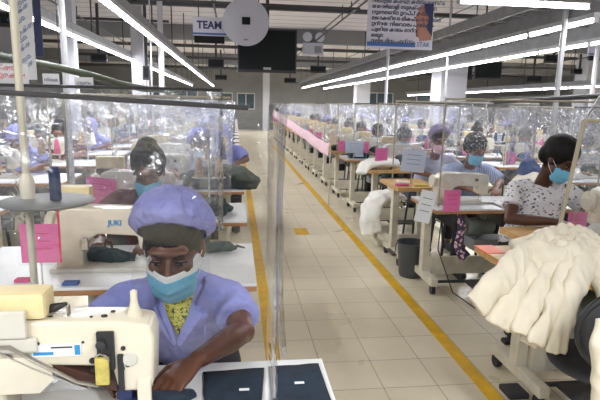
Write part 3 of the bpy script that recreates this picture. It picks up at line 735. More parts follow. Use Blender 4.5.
    # mask
    if g('mask', 'mask_blue'):
        m_ = X(MB()); nu, nv = 18, 12; vs = []
        for j in range(nv+1):
            v = j/nv
            for i in range(nu+1):
                u = i/nu*2-1; ang = u*1.22
                zz = -.028-.090*v
                pr_ = 1-.22*abs(v-.42)*2
                rx = .070*(1-.10*v); ry = .094*pr_+.030*max(0, 1-abs(u)*2.0)*(1-.55*v)
                y = -.012-ry*math.cos(ang)+.0018*math.sin(v*PI*7); x = rx*math.sin(ang)*1.07; zz += .012*(1-abs(u))*(1-v)-.002
                if abs(u) > .8: zz = zz+(-.05-zz)*(abs(u)-.8)*1.3
                vs.append((x, y, zz))
        for j in range(nv):
            for i in range(nu):
                m_.mat(1 if (j < g('white_rows', 0)) else 0)
                pass
        fs = []; 
        m_._add(vs, []); base = 0
        for j in range(nv):
            for i in range(nu): m_.f.append([j*(nu+1)+i, j*(nu+1)+i+1, (j+1)*(nu+1)+i+1, (j+1)*(nu+1)+i]); m_.m.append(1 if j < g('white_rows', 0) else 0)
        mk_ = m_.build('face_mask', [g('mask', 'mask_blue'), 'white_label'], t, True); bake(mk_, [('SOLIDIFY', dict(thickness=.002, offset=0))])
        if not g('far'):
            for s in (-1, 1):
                e = X(MB()); e.tube([(s*.066, -.04, -.03), (s*.078, -.01, -.01), (s*.084, .015, .012)], .0013, 6).tube([(s*.064, -.04, -.08), (s*.078, -.0, -.05), (s*.084, .015, -.03)], .0013, 6); e.build('ear_loop', 'white_label', t)
    if g('visor'):
        vz = X(MB()); vs = []; nu, nv = 26, 10
        for j in range(nv+1):
            for i in range(nu+1):
                u = i/nu*2-1; an = u*1.25; v = j/nv; r_ = 1+.05*v
                vs.append((.108*math.sin(an)*r_, -.018-.122*math.cos(an)*r_, .062-.155*v))
        vz._add(vs, [(j*(nu+1)+i, j*(nu+1)+i+1, (j+1)*(nu+1)+i+1, (j+1)*(nu+1)+i) for j in range(nv) for i in range(nu)])
        v_ = vz.build('face_visor', 'visor', t, True)
    return t

# ------------------------------------------------------------------ near left: foreground station
tb = table(L=1.3, D=.63, motor=False, xl=-.5); tb.location = (-.40, .75, 0)
tb['label'] = 'white-topped sewing table nearest the camera at lower left'
NM = machine(body='machine_cream', letters=None, panel=False)
NM.scale = (.9, .85, .9); NM.location = (-.405, 1.16, .7705); NM['label'] = 'cream sewing machine in the left foreground with yellow tension plate and sticker'
NM['group'] = None if False else 'sewing machines'
P = NM
MB().box(-.045, .07, -.0575, -.0552, .19, .222).build('maker_sticker', 'white_label', P)
MB().box(-.042, .005, -.0582, -.0577, .195, .203).box(.055, .068, -.0582, -.0577, .193, .219).build('sticker_print', 'sticker_blue', P)
MB().box(.0, .05, -.0582, -.0577, .212, .216).build('sticker_rule', 'dark_metal', P)
MB().box(.108, .150, -.064, -.052, .15, .252, .003).build('thread_guard', 'black_plastic', P)
MB().box(.105, .138, -.078, -.066, .118, .19, .003).build('tension_plate', 'yellow_plate', P)
MB().tube([(.108, -.08, .195), (.12, -.085, .205), (.135, -.085, .2), (.14, -.08, .185), (.13, -.08, .19)], .0022, 6).build('spring_wire', 'steel', P)
MB().lathe([(.002, -.062), (.017, -.06), (.02, -.054)], 18, (.185, 0, .175), 'y').build('face_dial', 'machine_grey', P, True)
MB().box(.155, .17, -.062, -.05, .09, .19, .004).build('take_up_cover', 'black_plastic', P)
MB().box(.2, .235, -.062, -.045, .02, .12, .006).build('finger_guard', 'machine_cream', P)
for (x, z, r_) in [(.095, .175, .008), (.095, .15, .006), (-.17, .13, .008), (.17, .205, .006), (-.03, .225, .004), (.075, .225, .003), (.18, .16, .006), (.165, .15, .007), (-.215, .215, .007), (.10, .13, .006)]:
    MB().lathe([(.001, -.0585), (r_, -.058), (r_, -.054)], 12, (x, 0, z), 'y').build('screw', 'black_plastic', P)
MB().lathe([(.003, -.066), (.008, -.065), (.014, -.06), (.014, -.054)], 16, (.0, 0, .135), 'y').build('roller', 'card_white', P, True)
MB().tube([(-.16, -.06, .235), (-.13, -.068, .225), (-.09, -.07, .225), (-.05, -.068, .195), (.06, -.068, .125), (.11, -.066, .112)], [(.008, .004)]*6, 8, upv=(0, -1, 0)).build('knee_lift_lever', 'grey_bar', P, True)
MB().tube([(-.12, -.064, .212), (-.04, -.064, .165), (.08, -.064, .105)], [(.006, .003)]*3, 8, upv=(0, -1, 0)).build('knee_lift_lever', 'steel', P, True)
MB().lathe([(.017, .262), (.02, .275), (.012, .295), (.009, .31), (.009, .335), (.004, .338)], 16, (.19, 0, 0)).build('top_knob', 'machine_cream', P, True)
for (x, y, r_) in [(.12, -.02, .008), (.135, .01, .006), (.09, -.025, .004), (-.01, -.02, .010)]: MB().lathe([(r_, .272), (r_, .2795), (r_*.5, .281)], 12, (x, y, 0)).build('oil_cap', 'black_plastic', P, True)
MB().box(.03, .034, -.02, .0, .27, .305).build('thread_post', 'grey_bar', P)
MB().tube([(-.07, -.01, .285), (-.04, -.01, .292), (0, -.012, .30), (.03, -.01, .31)], [.005, .009, .012, .004], 8).tube([(-.07, -.01, .285), (-.085, -.015, .278)], .006, 8).build('clip', 'black_plastic', P, True)
MB().lathe([(.008, .285), (.012, .29), (.012, .308), (.006, .31)], 12, (-.035, -.03, 0)).build('oil_bottle_cap', 'card_white', P, True)
MB().prism([(-.27, .10), (-.03, .10), (.005, .135), (-.0, .165), (-.05, .195), (-.27, .195)], -.068, -.0555).build('side_cover', 'machine_cream', P)
MB().box(-.25, -.03, -.066, -.0, .205, .243, .006).box(-.2, -.1, -.03, .02, .26, .288).build('panel_bracket', 'machine_grey', P)
MB().mat(0).box(-.28, -.01, -.055, .03, .285, .352, .012).build('control_panel', 'panel_yellow', P)
MB().box(-.28, -.05, -.072, -.056, .245, .315, .005).build('panel_face', 'machine_grey', P)
MB().lathe([(.02, 0), (.034, .004), (.036, .03), (.03, .05), (.012, .056)], 20, (-.235, -.10, .075), 'x').build('thread_knob', 'panel_yellow', P, True)
MB().box(.15, .185, -.05, .02, .03, .10, .005).box(.165, .20, -.06, -.03, .0, .06, .004).build('needle_clamp', 'ink_navy', P)
MB().prism([(-.02, .150), (.15, .085), (.15, .112), (.0, .168)], -.05, .03).build('underside_cover', mat('dark_brown', (.07, .03, .02), .5), P)
# stuff on the near table
def cloth_panel(name, pts, z, th, m, label, cat, sub=10, amp=.002, group=None):
    """flat piece of cloth from 4 corner points, slightly uneven"""
    A, B, C, D = [Vector((p[0], p[1], 0)) for p in pts]; vs = []
    for j in range(sub+1):
        for i in range(sub+1):
            u, v = i/sub, j/sub; p = A.lerp(B, u).lerp(D.lerp(C, u), v)
            vs.append((p.x+amp*.8*noise.noise(Vector((p.x*20, p.y*20, 1))), p.y+amp*.8*noise.noise(Vector((p.x*20, p.y*20, 5))), z+abs(noise.noise(Vector((p.x*12, p.y*12, z*9))))*amp*1.5))
    fs = [(j*(sub+1)+i, j*(sub+1)+i+1, (j+1)*(sub+1)+i+1, (j+1)*(sub+1)+i) for j in range(sub) for i in range(sub)]
    m_ = MB(); m_._add(vs, fs); o = m_.build(name, m, None, True); bake(o, [('SOLIDIFY', dict(thickness=th, offset=1))])
    return tag(o, label, cat, group)
zt = .771
def npanel(pts, tagxy, lab):
    o = cloth_panel('navy_cloth', pts, zt, .004, 'navy_cloth', lab, 'cloth piece', group='navy cloth pieces on the near table')
    x, y = tagxy; MB().box(x-.013, x+.013, y-.005, y+.005, zt+.007, zt+.009, .001).build('paper_tag', 'white_label', o)
npanel([(-.06, .9), (.035, .9), (.078, 1.33), (-.09, 1.32)], (.02, 1.215), 'navy cloth piece with white tag, under the forearm of the worker in front')
npanel([(.075, .9), (.24, .9), (.232, 1.34), (.09, 1.335)], (.165, 1.235), 'navy cloth piece with white tag at the right end of the near table')
k = MB(); k.box(-.50, -.405, .93, 1.0, zt, zt+.10, .01); o = k.build('folded_garment', 'green_cloth'); remesh(o, .008, 4); wrinkle(o, .006, 25); tag(o, 'dark green folded garment in front of the near machine', 'garment')
k = MB(); k.tube([(-.25, 1.16, zt+.022), (-.2, 1.14, zt+.03), (-.15, 1.16, zt+.022), (-.11, 1.2, zt+.015)], [(.012, .03), (.02, .045), (.018, .04), (.01, .02)], 12); o = k.build('garment_piece', 'navy_cloth'); remesh(o, .005, 2); wrinkle(o, .004, 30); tag(o, 'dark cloth being fed under the needle of the near machine', 'garment')
# thread snips
sx, sy = -.365, 1.0
t = thing('thread_snips', 'small thread snips with dark green handles lying under the near machine', 'snips', (-.36, 1.02, zt+.03), .1)
MB().tube([(.0, 0, .0), (.05, .01, 0), (.1, .012, 0)], [.004, .003, .0015], 8).tube([(.0, .006, 0), (.05, .016, 0), (.1, .014, 0)], [.004, .003, .0015], 8).build('blades', 'dark_metal', t)
for s in (-1, 1): MB().tube([(.02, 0, .0), (-.01, s*.014, 0), (-.05, s*.022, 0), (-.065, s*.012, 0)], [.006, .007, .007, .005], 8).build('handle', 'handle_green', t, True)
t.location.z = zt+.0075
tag(MB().tube([(-.37, 1.03, zt+.012), (-.355, 1.05, zt+.02), (-.345, 1.02, zt+.025), (-.325, .985, zt+.02), (-.33, .96, zt+.012)], [.004, .007, .007, .006, .004], 8).build('thread_tangle', 'thread_wine', None, True), 'wine red twist of thread beside the snips', 'thread')
# support post, tray and navy thread cone at left
a = pxy(17, 57, 1.45)
t = thing('screen_post', 'tall cream post at the left holding a round grey tray', 'post', (a.x, 1.45, 0))
MB().tube([(0, 0, .0), (0, 0, 2.4)], .010, 10).build('pole', 'stand_cream', t, True)
dz = pxy(30, 204, 1.38).z
MB().lathe([(.01, dz-.012), (.11, dz-.006), (.12, dz), (.115, dz+.004), (.01, dz+.002)], 30, (.06, -.03, 0)).build('tray', 'box_grey', t, True)
MB().lathe([(.018, dz), (.02, dz+.05), (.012, dz+.07)], 12, (.0, 0, 0)).build('collar', 'cream_metal', t, True)
c = pxy(55, 205, 1.4)
tag(MB().lathe([(.012, 0), (.0145, .002), (.0145, .075), (.012, .088), (.006, .09)], 16, (c.x, 1.41, dz+.004)).build('thread_cone', 'cone_navy', None, True), 'dark navy thread cone standing on the round tray', 'thread cone')

W1 = worker(dict(vox=.0055, head=(0, -.31, 1.075), nod=.27, hs=1.07, turn=-.05, sh=[(-.165, -.19, .865), (.172, -.20, .86)], el=[(-.26, -.30, .80), (.205, -.34, .815)], wr=[(-.16, -.52, .825), (.075, -.545, .83)],
    ht=[(-.08, -.62, .82), (-.01, -.66, .80)], pel=(0, .06, .56), chest=(0, -.10, .80), neck=(0, -.20, .93), sleeve=.62, shirt='lilac_cloth', mask='mask_blue', white_rows=2, visor=True, wear='cap', curl=.45, skin='skin', hand_s=1.0, wr_amp=.008),
    'worker in lilac coat and cap, blue mask and clear visor, nearest the camera', (-.185, 1.82, 0))
# coat front of the foreground worker: V opening with yellow print, lapels
V = MB(); V.tube([(0, -.232, .90), (.003, -.262, .84), (.005, -.262, .78)], [(.02, .052), (.012, .03), (.006, .006)], 12, upv=(0, -1, 0)); 
V.build('blouse', 'yellow_print', W1, True)
for s in (-1, 1):
    L_ = MB(); L_.prism([(0, 0)]*0 or [(s*.062, .93), (s*.088, .915), (s*.085, .86), (s*.066, .85), (s*.082, .835), (s*.01, .745), (s*.0, .76)], -.293, -.281)
    lo = L_.build('lapel', 'lilac_cloth', W1)
    for v in lo.data.vertices:
        v.co.y += abs(v.co.x)*.55 + max(0, v.co.z-.84)*.45
    lo.data.update(); bake(lo, [('BEVEL', dict(width=.003, segments=2))])
MB().tube([(.085, -.245, .80), (.16, -.20, .80)], .0022, 6).tube([(.085, -.245, .80), (.085, -.245, .74)], .0022, 6).build('pocket_seam', 'lilac_cloth', W1)
ST = stool(); ST.location = (-.185, 1.9, 0); ST['label'] = 'stool under the foreground worker in lilac'; ST['group'] = 'stools'

# near sheet
t = thing('plastic_screen', 'nearest clear plastic sheet hanging from a dark rail across the left half', 'plastic screen', (0, 1.27, 0))
sh_ = screen_sheet('clear_sheet', 1.04, .64, 'film_near', 170, 90, .012, 3.3, True, t, .862, 7, .06); sh_.location.x = -.40
MB().tube([(-.95, 0, 1.525), (-.55, 0, 1.515), (.03, 0, 1.49)], .006, 8).build('rail', 'dark_metal', t, True)
MB().tube([(-.95, 0, .772), (-.95, 0, 1.525)], .008, 8).build('post', 'stand_cream', t, True)
t2 = thing('plastic_screen', 'clear sheet edge hanging beside the aisle at the right end of the near table', 'plastic screen', (.10, 1.0, 0))
s2 = screen_sheet('clear_sheet', .34, .70, 'film_edge', 60, 50, .016, 8.1, True, t2, .80, 14); s2.rotation_euler = (0, 0, 1.45); s2.location = (.0, .18, 0)
MB().tube([(-.02, .01, 1.49), (.02, .36, 1.50)], .003, 8).build('rail', 'dark_metal', t2, True)


# ------------------------------------------------------------------ second left table: worker in maroon
o = table(L=1.25, D=.63, motor=False, xl=-.5); o.location = (-.54, 2.03, 0); tag(o, 'white sewing table with wooden edge just behind the nearest worker', 'sewing table', 'sewing tables')
o = machine(letters='JUKI'); o.scale = (.9, 1, .98); o.location = (-.555, 2.3, .7705); tag(o, 'cream sewing machine with blue lettering at the upper left of the lilac cap', 'sewing machine', 'sewing machines')
MB().box(-.115, -.085, -.075, -.056, .10, .15, .003).build('thread_guide', 'steel', o)
worker(dict(vox=.0075, head=(0, -.27, 1.14), nod=.4, bun=True, wear='hair', shirt='maroon_cloth', mask='mask_blue', skin='skin', sh=[(-.18, -.16, .96), (.18, -.16, .96)], el=[(-.29, -.30, .87), (.24, -.30, .87)], sleeve=1.25,
    wr=[(-.205, -.46, .825), (.06, -.50, .825)], ht=[(-.20, -.58, .81), (.0, -.60, .81)], neck=(0, -.18, .99)), 'worker in maroon top with black hair and blue mask, hands on the second table', (-.46, 3.04, 0))
o = stool(); o.location = (-.46, 3.0, 0); tag(o, 'black stool under the worker in maroon', 'stool', 'stools')
def soft(name, boxes, tubes, m, vox, wr_, label, cat, seed=0, group=None, it=4):
    k = MB()
    for b in boxes: k.box(*b)
    for p, r in tubes: k.tube(p, r, 14)
    o = k.build(name, m); remesh(o, vox, it); wrinkle(o, wr_[0], wr_[1], seed=seed); return tag(o, label, cat, group)
soft('garment', [], [([(-.73, 2.40, .80), (-.66, 2.37, .81), (-.55, 2.33, .81), (-.46, 2.34, .795)], [(.02, .05), (.03, .06), (.03, .055), (.015, .035)])], 'green_cloth', .006, (.008, 22), 'dark green garment in the hands of the worker in maroon', 'garment', 2)
soft('garment', [], [([(-.16, 2.48, .795), (-.1, 2.5, .80), (-.03, 2.5, .80), (.0, 2.52, .79)], [(.015, .05), (.022, .06), (.02, .05), (.008, .02)])], 'green_cloth', .006, (.006, 24), 'small dark green garment on the second table, right of the lilac cap', 'garment', 4)
tag(MB().tube([(.0, 2.51, .80), (.045, 2.52, .785)], [.007, .004], 8).build('marker_pen', 'dark_metal', None, True), 'dark pen beside the garment on the second table', 'pen')
def card_thing(name, u0, v0, u1, v1, y, m, label, pocket=True, tilt=0, strip=None):
    a = pxy(u0, v1, y); b = pxy(u1, v0, y); w = b.x-a.x; h = b.z-a.z
    t = thing(name, label, 'card', ((a.x+b.x)/2, y, b.z), 0, 'job cards'); t.rotation_euler = (0, tilt, 0)
    MB().box(-w/2, w/2, 0, .002, -h, 0, 0).build('sheet', m, t)
    for q in range(3): MB().box(-w*.3, w*.3, -.0006, -.0001, -h*(.25+.2*q), -h*(.23+.2*q)).build('printed_line', 'ink_red' if m == 'pink_card' else 'ink_blue', t)
    if pocket: MB().box(-w/2-.012, w/2+.012, -.004, -.003, -h-.01, h*.4).build('clear_pocket', 'visor', t)
    if b.z-h > .775: MB().box(-.003, .003, .002, .006, .7712-b.z, -.01).build('holder', 'steel', t)
    if strip: MB().box(w/2+.002, w/2+.010, -.002, .001, -h, h*.5).build('red_strip', 'red_strip', t)
    return t
card_thing('job_card', 22, 224, 57, 263, 2.06, 'pink_card', 'large pink card in a clear pocket standing on the second left table', strip=True)
card_thing('job_card', 88, 178, 117, 205, 2.95, 'pink_card', 'pink card beside the black-haired worker in maroon', tilt=.12)
screen2 = plastic_screen(1.2, .66, 1.555, 'film', 7.7, (-1,), 'dark_metal', False, .025); screen2.location = (-.66, 2.44, 0); screen2['label'] = 'clear crinkled sheet on a thin dark rail in front of the worker in maroon'
tag(cone('cone_white'), 'white thread cone on the second left table', 'thread cone').location = (-.88, 2.5, .771)
soft('garment_heap', [(-.42, .18, 4.40, 4.72, .772, .85, .02)], [([(-.45, 4.45, .84), (-.2, 4.5, .91), (.05, 4.5, .90), (.20, 4.48, .82)], [(.06, .12), (.07, .15), (.06, .14), (.03, .08)])], 'green_cloth', .011, (.02, 10), 'long heap of dark green garments on the fourth left table', 'garment heap', 3)
# worker's papers on table
for i, (x, y, r_, m, lab) in enumerate([(-.86, 2.12, .3, 'cone_pink', 'crumpled pink scrap by the large pink card'), (-.66, 2.07, .1, 'ink_blue', 'navy scrap of cloth at the front of the second table')]):
    tag(MB().box(-.03, .03, -.02, .02, 0, .012, .004).build('cloth_scrap', m), lab, 'scrap').location = (x, y, .771)

# ------------------------------------------------------------------ right foreground
R1 = table('wood_top', 'wood_top', L=1.1, D=.6, xl=-.30, xr=.46, fo=.18); R1.location = (1.83, 1.95, 0); tag(R1, 'wooden sewing table at lower right, half buried under cream garments', 'sewing table', 'sewing tables')  # motor and control box fitted here to darken the space beneath
MB().box(-.552, -.45, .45, .602, .765, .7725).box(-.553, -.5505, .3, .36, .74, .76).build('orange_tape', 'orange_tape', R1)
MB().box(-.44, -.33, .3, .42, .03, .06, .01).build('pedal', 'rubber', R1)
Rb = table('wood_top', 'wood_top', L=.95, D=.40, xl=-.3, xr=.42, fo=-.04, motor=False); Rb.location = (2.12, 2.57, 0); tag(Rb, 'narrow wooden table in front of the worker in floral top', 'sewing table', 'sewing tables')
R2 = table('table_marble', 'wood_edge', L=1.2, D=.56, xl=-.46, fo=.22); R2.location = (2.05, 3.52, 0); tag(R2, 'speckled grey table with green motor beneath, cream castor legs beside the aisle', 'sewing table', 'sewing tables')
R3 = table('wood_top', 'wood_top', L=.42, D=.6, xl=-.13, xr=.13, motor=False); R3.location = (1.68, 4.5, 0); tag(R3, 'short wooden table beside the aisle behind the dark bin', 'sewing table', 'sewing tables')
o = machine(letters=None, panel=False, body='machine_cream'); o.scale = (.86, .9, .84); o.location = (1.75, 3.80, .7705); tag(o, 'cream sewing machine in front of the worker in blue striped shirt', 'sewing machine', 'sewing machines')
o = machine(letters=None, panel=False); o.scale = (.9, 1, 1); o.location = (2.33, 2.78, .7705); tag(o, 'cream sewing machine at the right edge beside the leaning khaki post', 'sewing machine', 'sewing machines')
def loose(o, x, y, z, lab, cat, g=None): o.location = (x, y, z); return tag(o, lab, cat, g)
fl = worker(dict(vox=.007, head=(-.0, -.30, 1.185), nod=.5, turn=.5, tilt=.12, wear='hair', volume=True, shirt='floral', mask='mask_blue', skin='skin_dark', sh=[(-.185, -.14, .975), (.19, -.16, .95)], el=[(-.29, -.28, .80), (.27, -.32, .83)],
    wr=[(-.10, -.50, .83), (.10, -.50, .83)], ht=[(-.03, -.60, .81), (.04, -.62, .81)], neck=(-.02, -.18, 1.02), sleeve=.62, wr_amp=.004), 'worker in white floral top with big black hair and blue mask at right', (2.05, 3.34, 0))
MB().tube([(.078, -.40, .838), (.095, -.43, .862), (.13, -.43, .862), (.12, -.42, .80)], .004, 6).build('bangle', 'orange_tape', fl, True)
loose(stool(), 2.08, 3.26, 0, 'black stool under the worker in floral top', 'stool', 'stools')
bl = worker(dict(vox=.009, head=(0, -.28, 1.14), nod=.3, turn=.1, wear='scarf', shirt='blue_stripe', mask='mask_blue', skin='skin_mid', sleeve=.95), 'worker in blue striped shirt and patterned headscarf, right of the aisle', (2.12, 4.64, 0))
loose(stool(), 2.12, 4.68, 0, 'black stool under the worker in blue striped shirt', 'stool', 'stools')
mv = worker(dict(vox=.010, head=(0, -.28, 1.16), nod=.25, wear='cap', cap='mauve_cap', shirt='pale_cloth', mask='mask_pink', skin='skin_mid'), 'worker in mauve cap and pink mask behind the striped-shirt worker', (2.12, 5.48, 0))
loose(stool(), 2.12, 5.5, 0, 'black stool under the worker in mauve cap', 'stool', 'stools')
card_thing('job_card', 443, 190, 461, 212, 3.516, 'pink_card', 'pink card hanging on the front of the speckled grey table')
card_thing('job_card', 420, 191, 438, 223, 3.514, 'card_white', 'white card hanging tilted at the corner of the speckled grey table', tilt=.22, pocket=False)
wc = [o for o in bpy.data.objects if str(o.get('label', '')).startswith('white card hanging tilted')][0]
MB().tube([(.0, .0, -.005), (.05, .03, .04), (.12, .045, .03)], .0015, 6).build('string', 'white_label', wc)
card_thing('job_card', 565, 212, 588, 245, 2.48, 'pink_card', 'pink card at the right edge below the leaning khaki post')
card_thing('job_card', 402, 150, 427, 172, 4.55, 'card_blue', 'large pale blue card on the short wooden table', tilt=.08, pocket=False)
card_thing('job_card', 375, 148, 388, 163, 5.82, 'pink_card', 'pink card at the near corner of the right aisle row')
card_thing('job_card', 345, 141, 363, 153, 7.02, 'card_blue', 'pale blue card between pink ones along the right aisle row')
card_thing('job_card', 338, 141, 345, 152, 7.02, 'pink_card', 'narrow pink card left of the pale blue one')
card_thing('job_card', 364, 142, 369, 153, 7.02, 'pink_card', 'narrow pink card right of the pale blue one')
# leaning post with arm
a, b, c_ = pxy(584, 121, 2.40), pxy(557, 238, 2.40), pxy(606, 123, 2.40)
t = thing('screen_post', 'leaning khaki post with a crosswise arm at the right edge', 'post', (0, 0, 0))
MB().tube([(b.x, b.y, .772), b, a], .011, 10).build('pole', 'khaki_metal', t, True)
MB().tube([a, (2.6, 2.4, a.z+.01)], .009, 10).build('arm', 'khaki_metal', t, True)
screen_sheet('clear_sheet', .85, .58, 'film', 60, 34, .03, 21, True, t, .87).location = (a.x+.43, 2.42, 0)
MB().tube([pxy(600, 96, 2.9), pxy(585, 120, 2.42)], .006, 8).build('brace', 'dark_metal', t, True)
for i, (cx, y, w, zt_, nm) in enumerate([(2.15, 3.62, 1.3, 1.56, 'clear sheet hanging before the worker in striped shirt'), (2.3, 4.95, 1.5, 1.55, 'clear sheet hanging between the striped shirt and the mauve cap')]):
    o = plastic_screen(w, .62, zt_, 'film', 31+i*7, (-1, 1), 'khaki_metal'); o.location = (cx, y, 0); o['label'] = nm
pr_ = [pxy(400, 103, 7.2), pxy(480, 103, 5.2), pxy(600, 96, 3.7), pxy(640, 94, 3.3)]
tag(MB().tube(pr_, .02, 8).build('overhead_rail', 'dark_metal', None, True), 'dark rail running over the right rows from the aisle to the right edge', 'rail')
# bin
t = thing('waste_bin', 'dark grey ribbed waste bin beside the aisle', 'bin', (1.57, 4.30, 0))
MB().lathe([(.10, 0), (.105, .01)]+[(.107+.022*k/10+(.003 if k % 2 else 0), .02+.027*k) for k in range(11)]+[(.14, .305), (.14, .315), (.128, .315), (.11, .03), (.02, .02)], 28).build('bucket', 'bin_grey', t, True)
MB().tube([(-.135, 0, .30), (-.16, -.03, .31), (-.17, -.03, .2)], .004, 6).build('handle', 'dark_metal', t, True)
# trolley with white cloth
t = thing('cloth_trolley', 'low cream trolley frame under the draped white cloth', 'trolley', (1.60, 5.34, 0))
MB().box(-.10, .14, -.18, .18, .46, .50, .004).build('shelf', 'stand_cream', t)
for sx_ in (-.08, .12): MB().box(sx_-.02, sx_+.02, -.02, .02, .09, .46).box(sx_-.025, sx_+.025, -.2, .2, .04, .09, .004).build('leg', 'stand_cream', t)
soft('draped_cloth', [], [([(1.78, 5.32, .54), (1.66, 5.30, .57), (1.52, 5.28, .545), (1.43, 5.24, .45), (1.39, 5.2, .30), (1.38, 5.18, .15)], [(.03, .16), (.05, .19), (.06, .18), (.05, .16), (.045, .13), (.03, .10)]),
    ([(1.60, 5.28, .57), (1.47, 5.2, .50), (1.42, 5.12, .36), (1.45, 5.1, .2)], [(.04, .1), (.05, .1), (.04, .09), (.03, .07)])], 'white_cloth', .009, (.014, 9), 'white cloth draped over the low trolley beside the aisle', 'cloth', 5)
soft('draped_cloth', [(1.50, 1.75, 5.86, 6.1, .775, .83, .02)], [([(1.9, 5.95, .84), (1.7, 5.92, .85), (1.52, 5.9, .82), (1.46, 5.86, .72)], [(.05, .13), (.06, .14), (.06, .13), (.03, .1)])], 'white_cloth', .009, (.014, 9), 'white cloth heaped on the nearest table of the right aisle row', 'cloth', 9)
soft('draped_cloth', [], [([(2.75, 4.35, .84), (2.6, 4.2, .86), (2.45, 4.05, .83), (2.28, 3.92, .795)], [(.10, .16), (.1, .17), (.07, .15), (.02, .1)])], 'cream_cloth', .01, (.016, 8), 'white cloth fanned out to the right of the striped-shirt worker', 'cloth', 6)
soft('cloth_piece', [(1.98, 2.28, 3.56, 3.8, .772, .786, .004)], [], 'floral', .006, (.002, 12), 'printed cloth piece lying on the speckled grey table', 'cloth', 1)
soft('cloth_piece', [], [([(2.02, 2.66, .80), (2.12, 2.7, .82), (2.2, 2.72, .80)], [(.02, .04), (.035, .06), (.02, .04)])], 'white_cloth', .006, (.008, 20), 'white cloth in the hands of the worker in floral top', 'cloth', 3)
# small things on the short wooden table
for i, (x, y, m, lab) in enumerate([(1.55, 4.62, 'cone_pink', 'small pink scrap on the short wooden table'), (1.72, 4.6, 'yellow_plate', 'yellow green strip of cloth on the short wooden table'), (1.62, 4.8, 'cone_white', 'white scrap at the back of the short wooden table')]):
    tag(MB().box(-.06, .06, -.03, .03, 0, .02, .006).build('cloth_scrap', m), lab, 'scrap').location = (x, y, .771)
# cream garment pile
def px3(l): return [pxy(*q) for q in l]
pile = [([(575, 238, 2.25), (550, 245, 2.12), (520, 262, 1.98), (496, 284, 1.90), (474, 306, 1.88)], [(.03, .07), (.035, .065), (.03, .055), (.03, .05), (.025, .05)], 'leftmost cream garment leg hanging from the pile'),
    ([(585, 242, 2.2), (560, 252, 2.08), (532, 276, 1.95), (510, 302, 1.9), (497, 326, 1.88)], [(.03, .07), (.035, .06), (.03, .05), (.03, .045), (.025, .05)], 'cream garment second from the left of the hanging pile'),
    ([(590, 244, 2.2), (566, 256, 2.02), (545, 285, 1.92), (528, 312, 1.87), (519, 333, 1.86)], [(.03, .07), (.035, .06), (.03, .05), (.03, .04), (.025, .042)], 'cream garment in the middle of the hanging pile'),
    ([(596, 246, 2.15), (575, 258, 1.98), (560, 292, 1.88), (546, 322, 1.84), (536, 344, 1.83)], [(.03, .07), (.035, .055), (.03, .045), (.028, .04), (.025, .045)], 'cream garment with the lowest hem, right of the middle of the pile'),
    ([(600, 250, 2.12), (584, 262, 1.97), (574, 290, 1.86), (563, 325, 1.82), (555, 352, 1.81)], [(.03, .07), (.035, .055), (.03, .045), (.028, .035), (.025, .042)], 'rightmost cream garment hanging left of the black chair back'),
    ([(540, 240, 2.3), (570, 246, 2.15), (596, 262, 1.98), (612, 285, 1.9), (625, 310, 1.88)], [(.03, .06), (.04, .07), (.04, .07), (.03, .06), (.025, .05)], 'cream garment falling over to the right edge of the picture')]
pile += [([(560, 262, 2.1), (545, 285, 2.0), (522, 306, 1.97), (506, 330, 1.96)], [(.03, .05), (.03, .05), (.028, .045), (.022, .04)], 'cream garment hem showing low behind the leftmost ones'),
    ([(590, 255, 2.1), (565, 280, 2.0), (546, 308, 1.93), (526, 345, 1.9)], [(.03, .05), (.03, .045), (.028, .04), (.02, .035)], 'cream garment hem tucked behind the middle of the pile')]
for i, (p, r, lab) in enumerate(pile):
    k = MB(); P3 = px3(p); k.tube(P3, [(a_*1.1, b_*1.25) for a_, b_ in r], 16, upv=(0, -1, .4)); 
    o = k.build('cream_garment', 'cream_cloth'); remesh(o, .007, 3); wrinkle(o, .012, 8, (2.2, 1, .45), seed=i*3.1); wrinkle(o, .002, 22, (1.5, 1, .7), seed=i); tag(o, lab, 'garment', 'cream garments heaped at lower right')
soft('cream_garment', [], [([pxy(512, 247, 2.25), pxy(540, 241, 2.22), pxy(572, 246, 2.15), pxy(596, 262, 2.1)], [(.03, .05), (.055, .13), (.06, .15), (.05, .12)]), ([pxy(515, 262, 2.05), pxy(535, 252, 2.05), pxy(565, 256, 2.05), pxy(590, 268, 2.0)], [(.04, .06), (.06, .1), (.06, .11), (.05, .1)])],
    'cream_cloth', .008, (.016, 7), 'crumpled cream garment on top of the pile on the wooden table', 'garment', 12, 'cream garments heaped at lower right')
soft('cream_garment', [], [([pxy(604, 318, 1.5), pxy(606, 345, 1.46), pxy(607, 380, 1.45), pxy(608, 430, 1.45)], [(.02, .03), (.03, .05), (.03, .05), (.03, .05)])], 'cream_cloth', .007, (.01, 12), 'cream garment hanging at the bottom right corner before the chair', 'garment', 14, 'cream garments heaped at lower right')
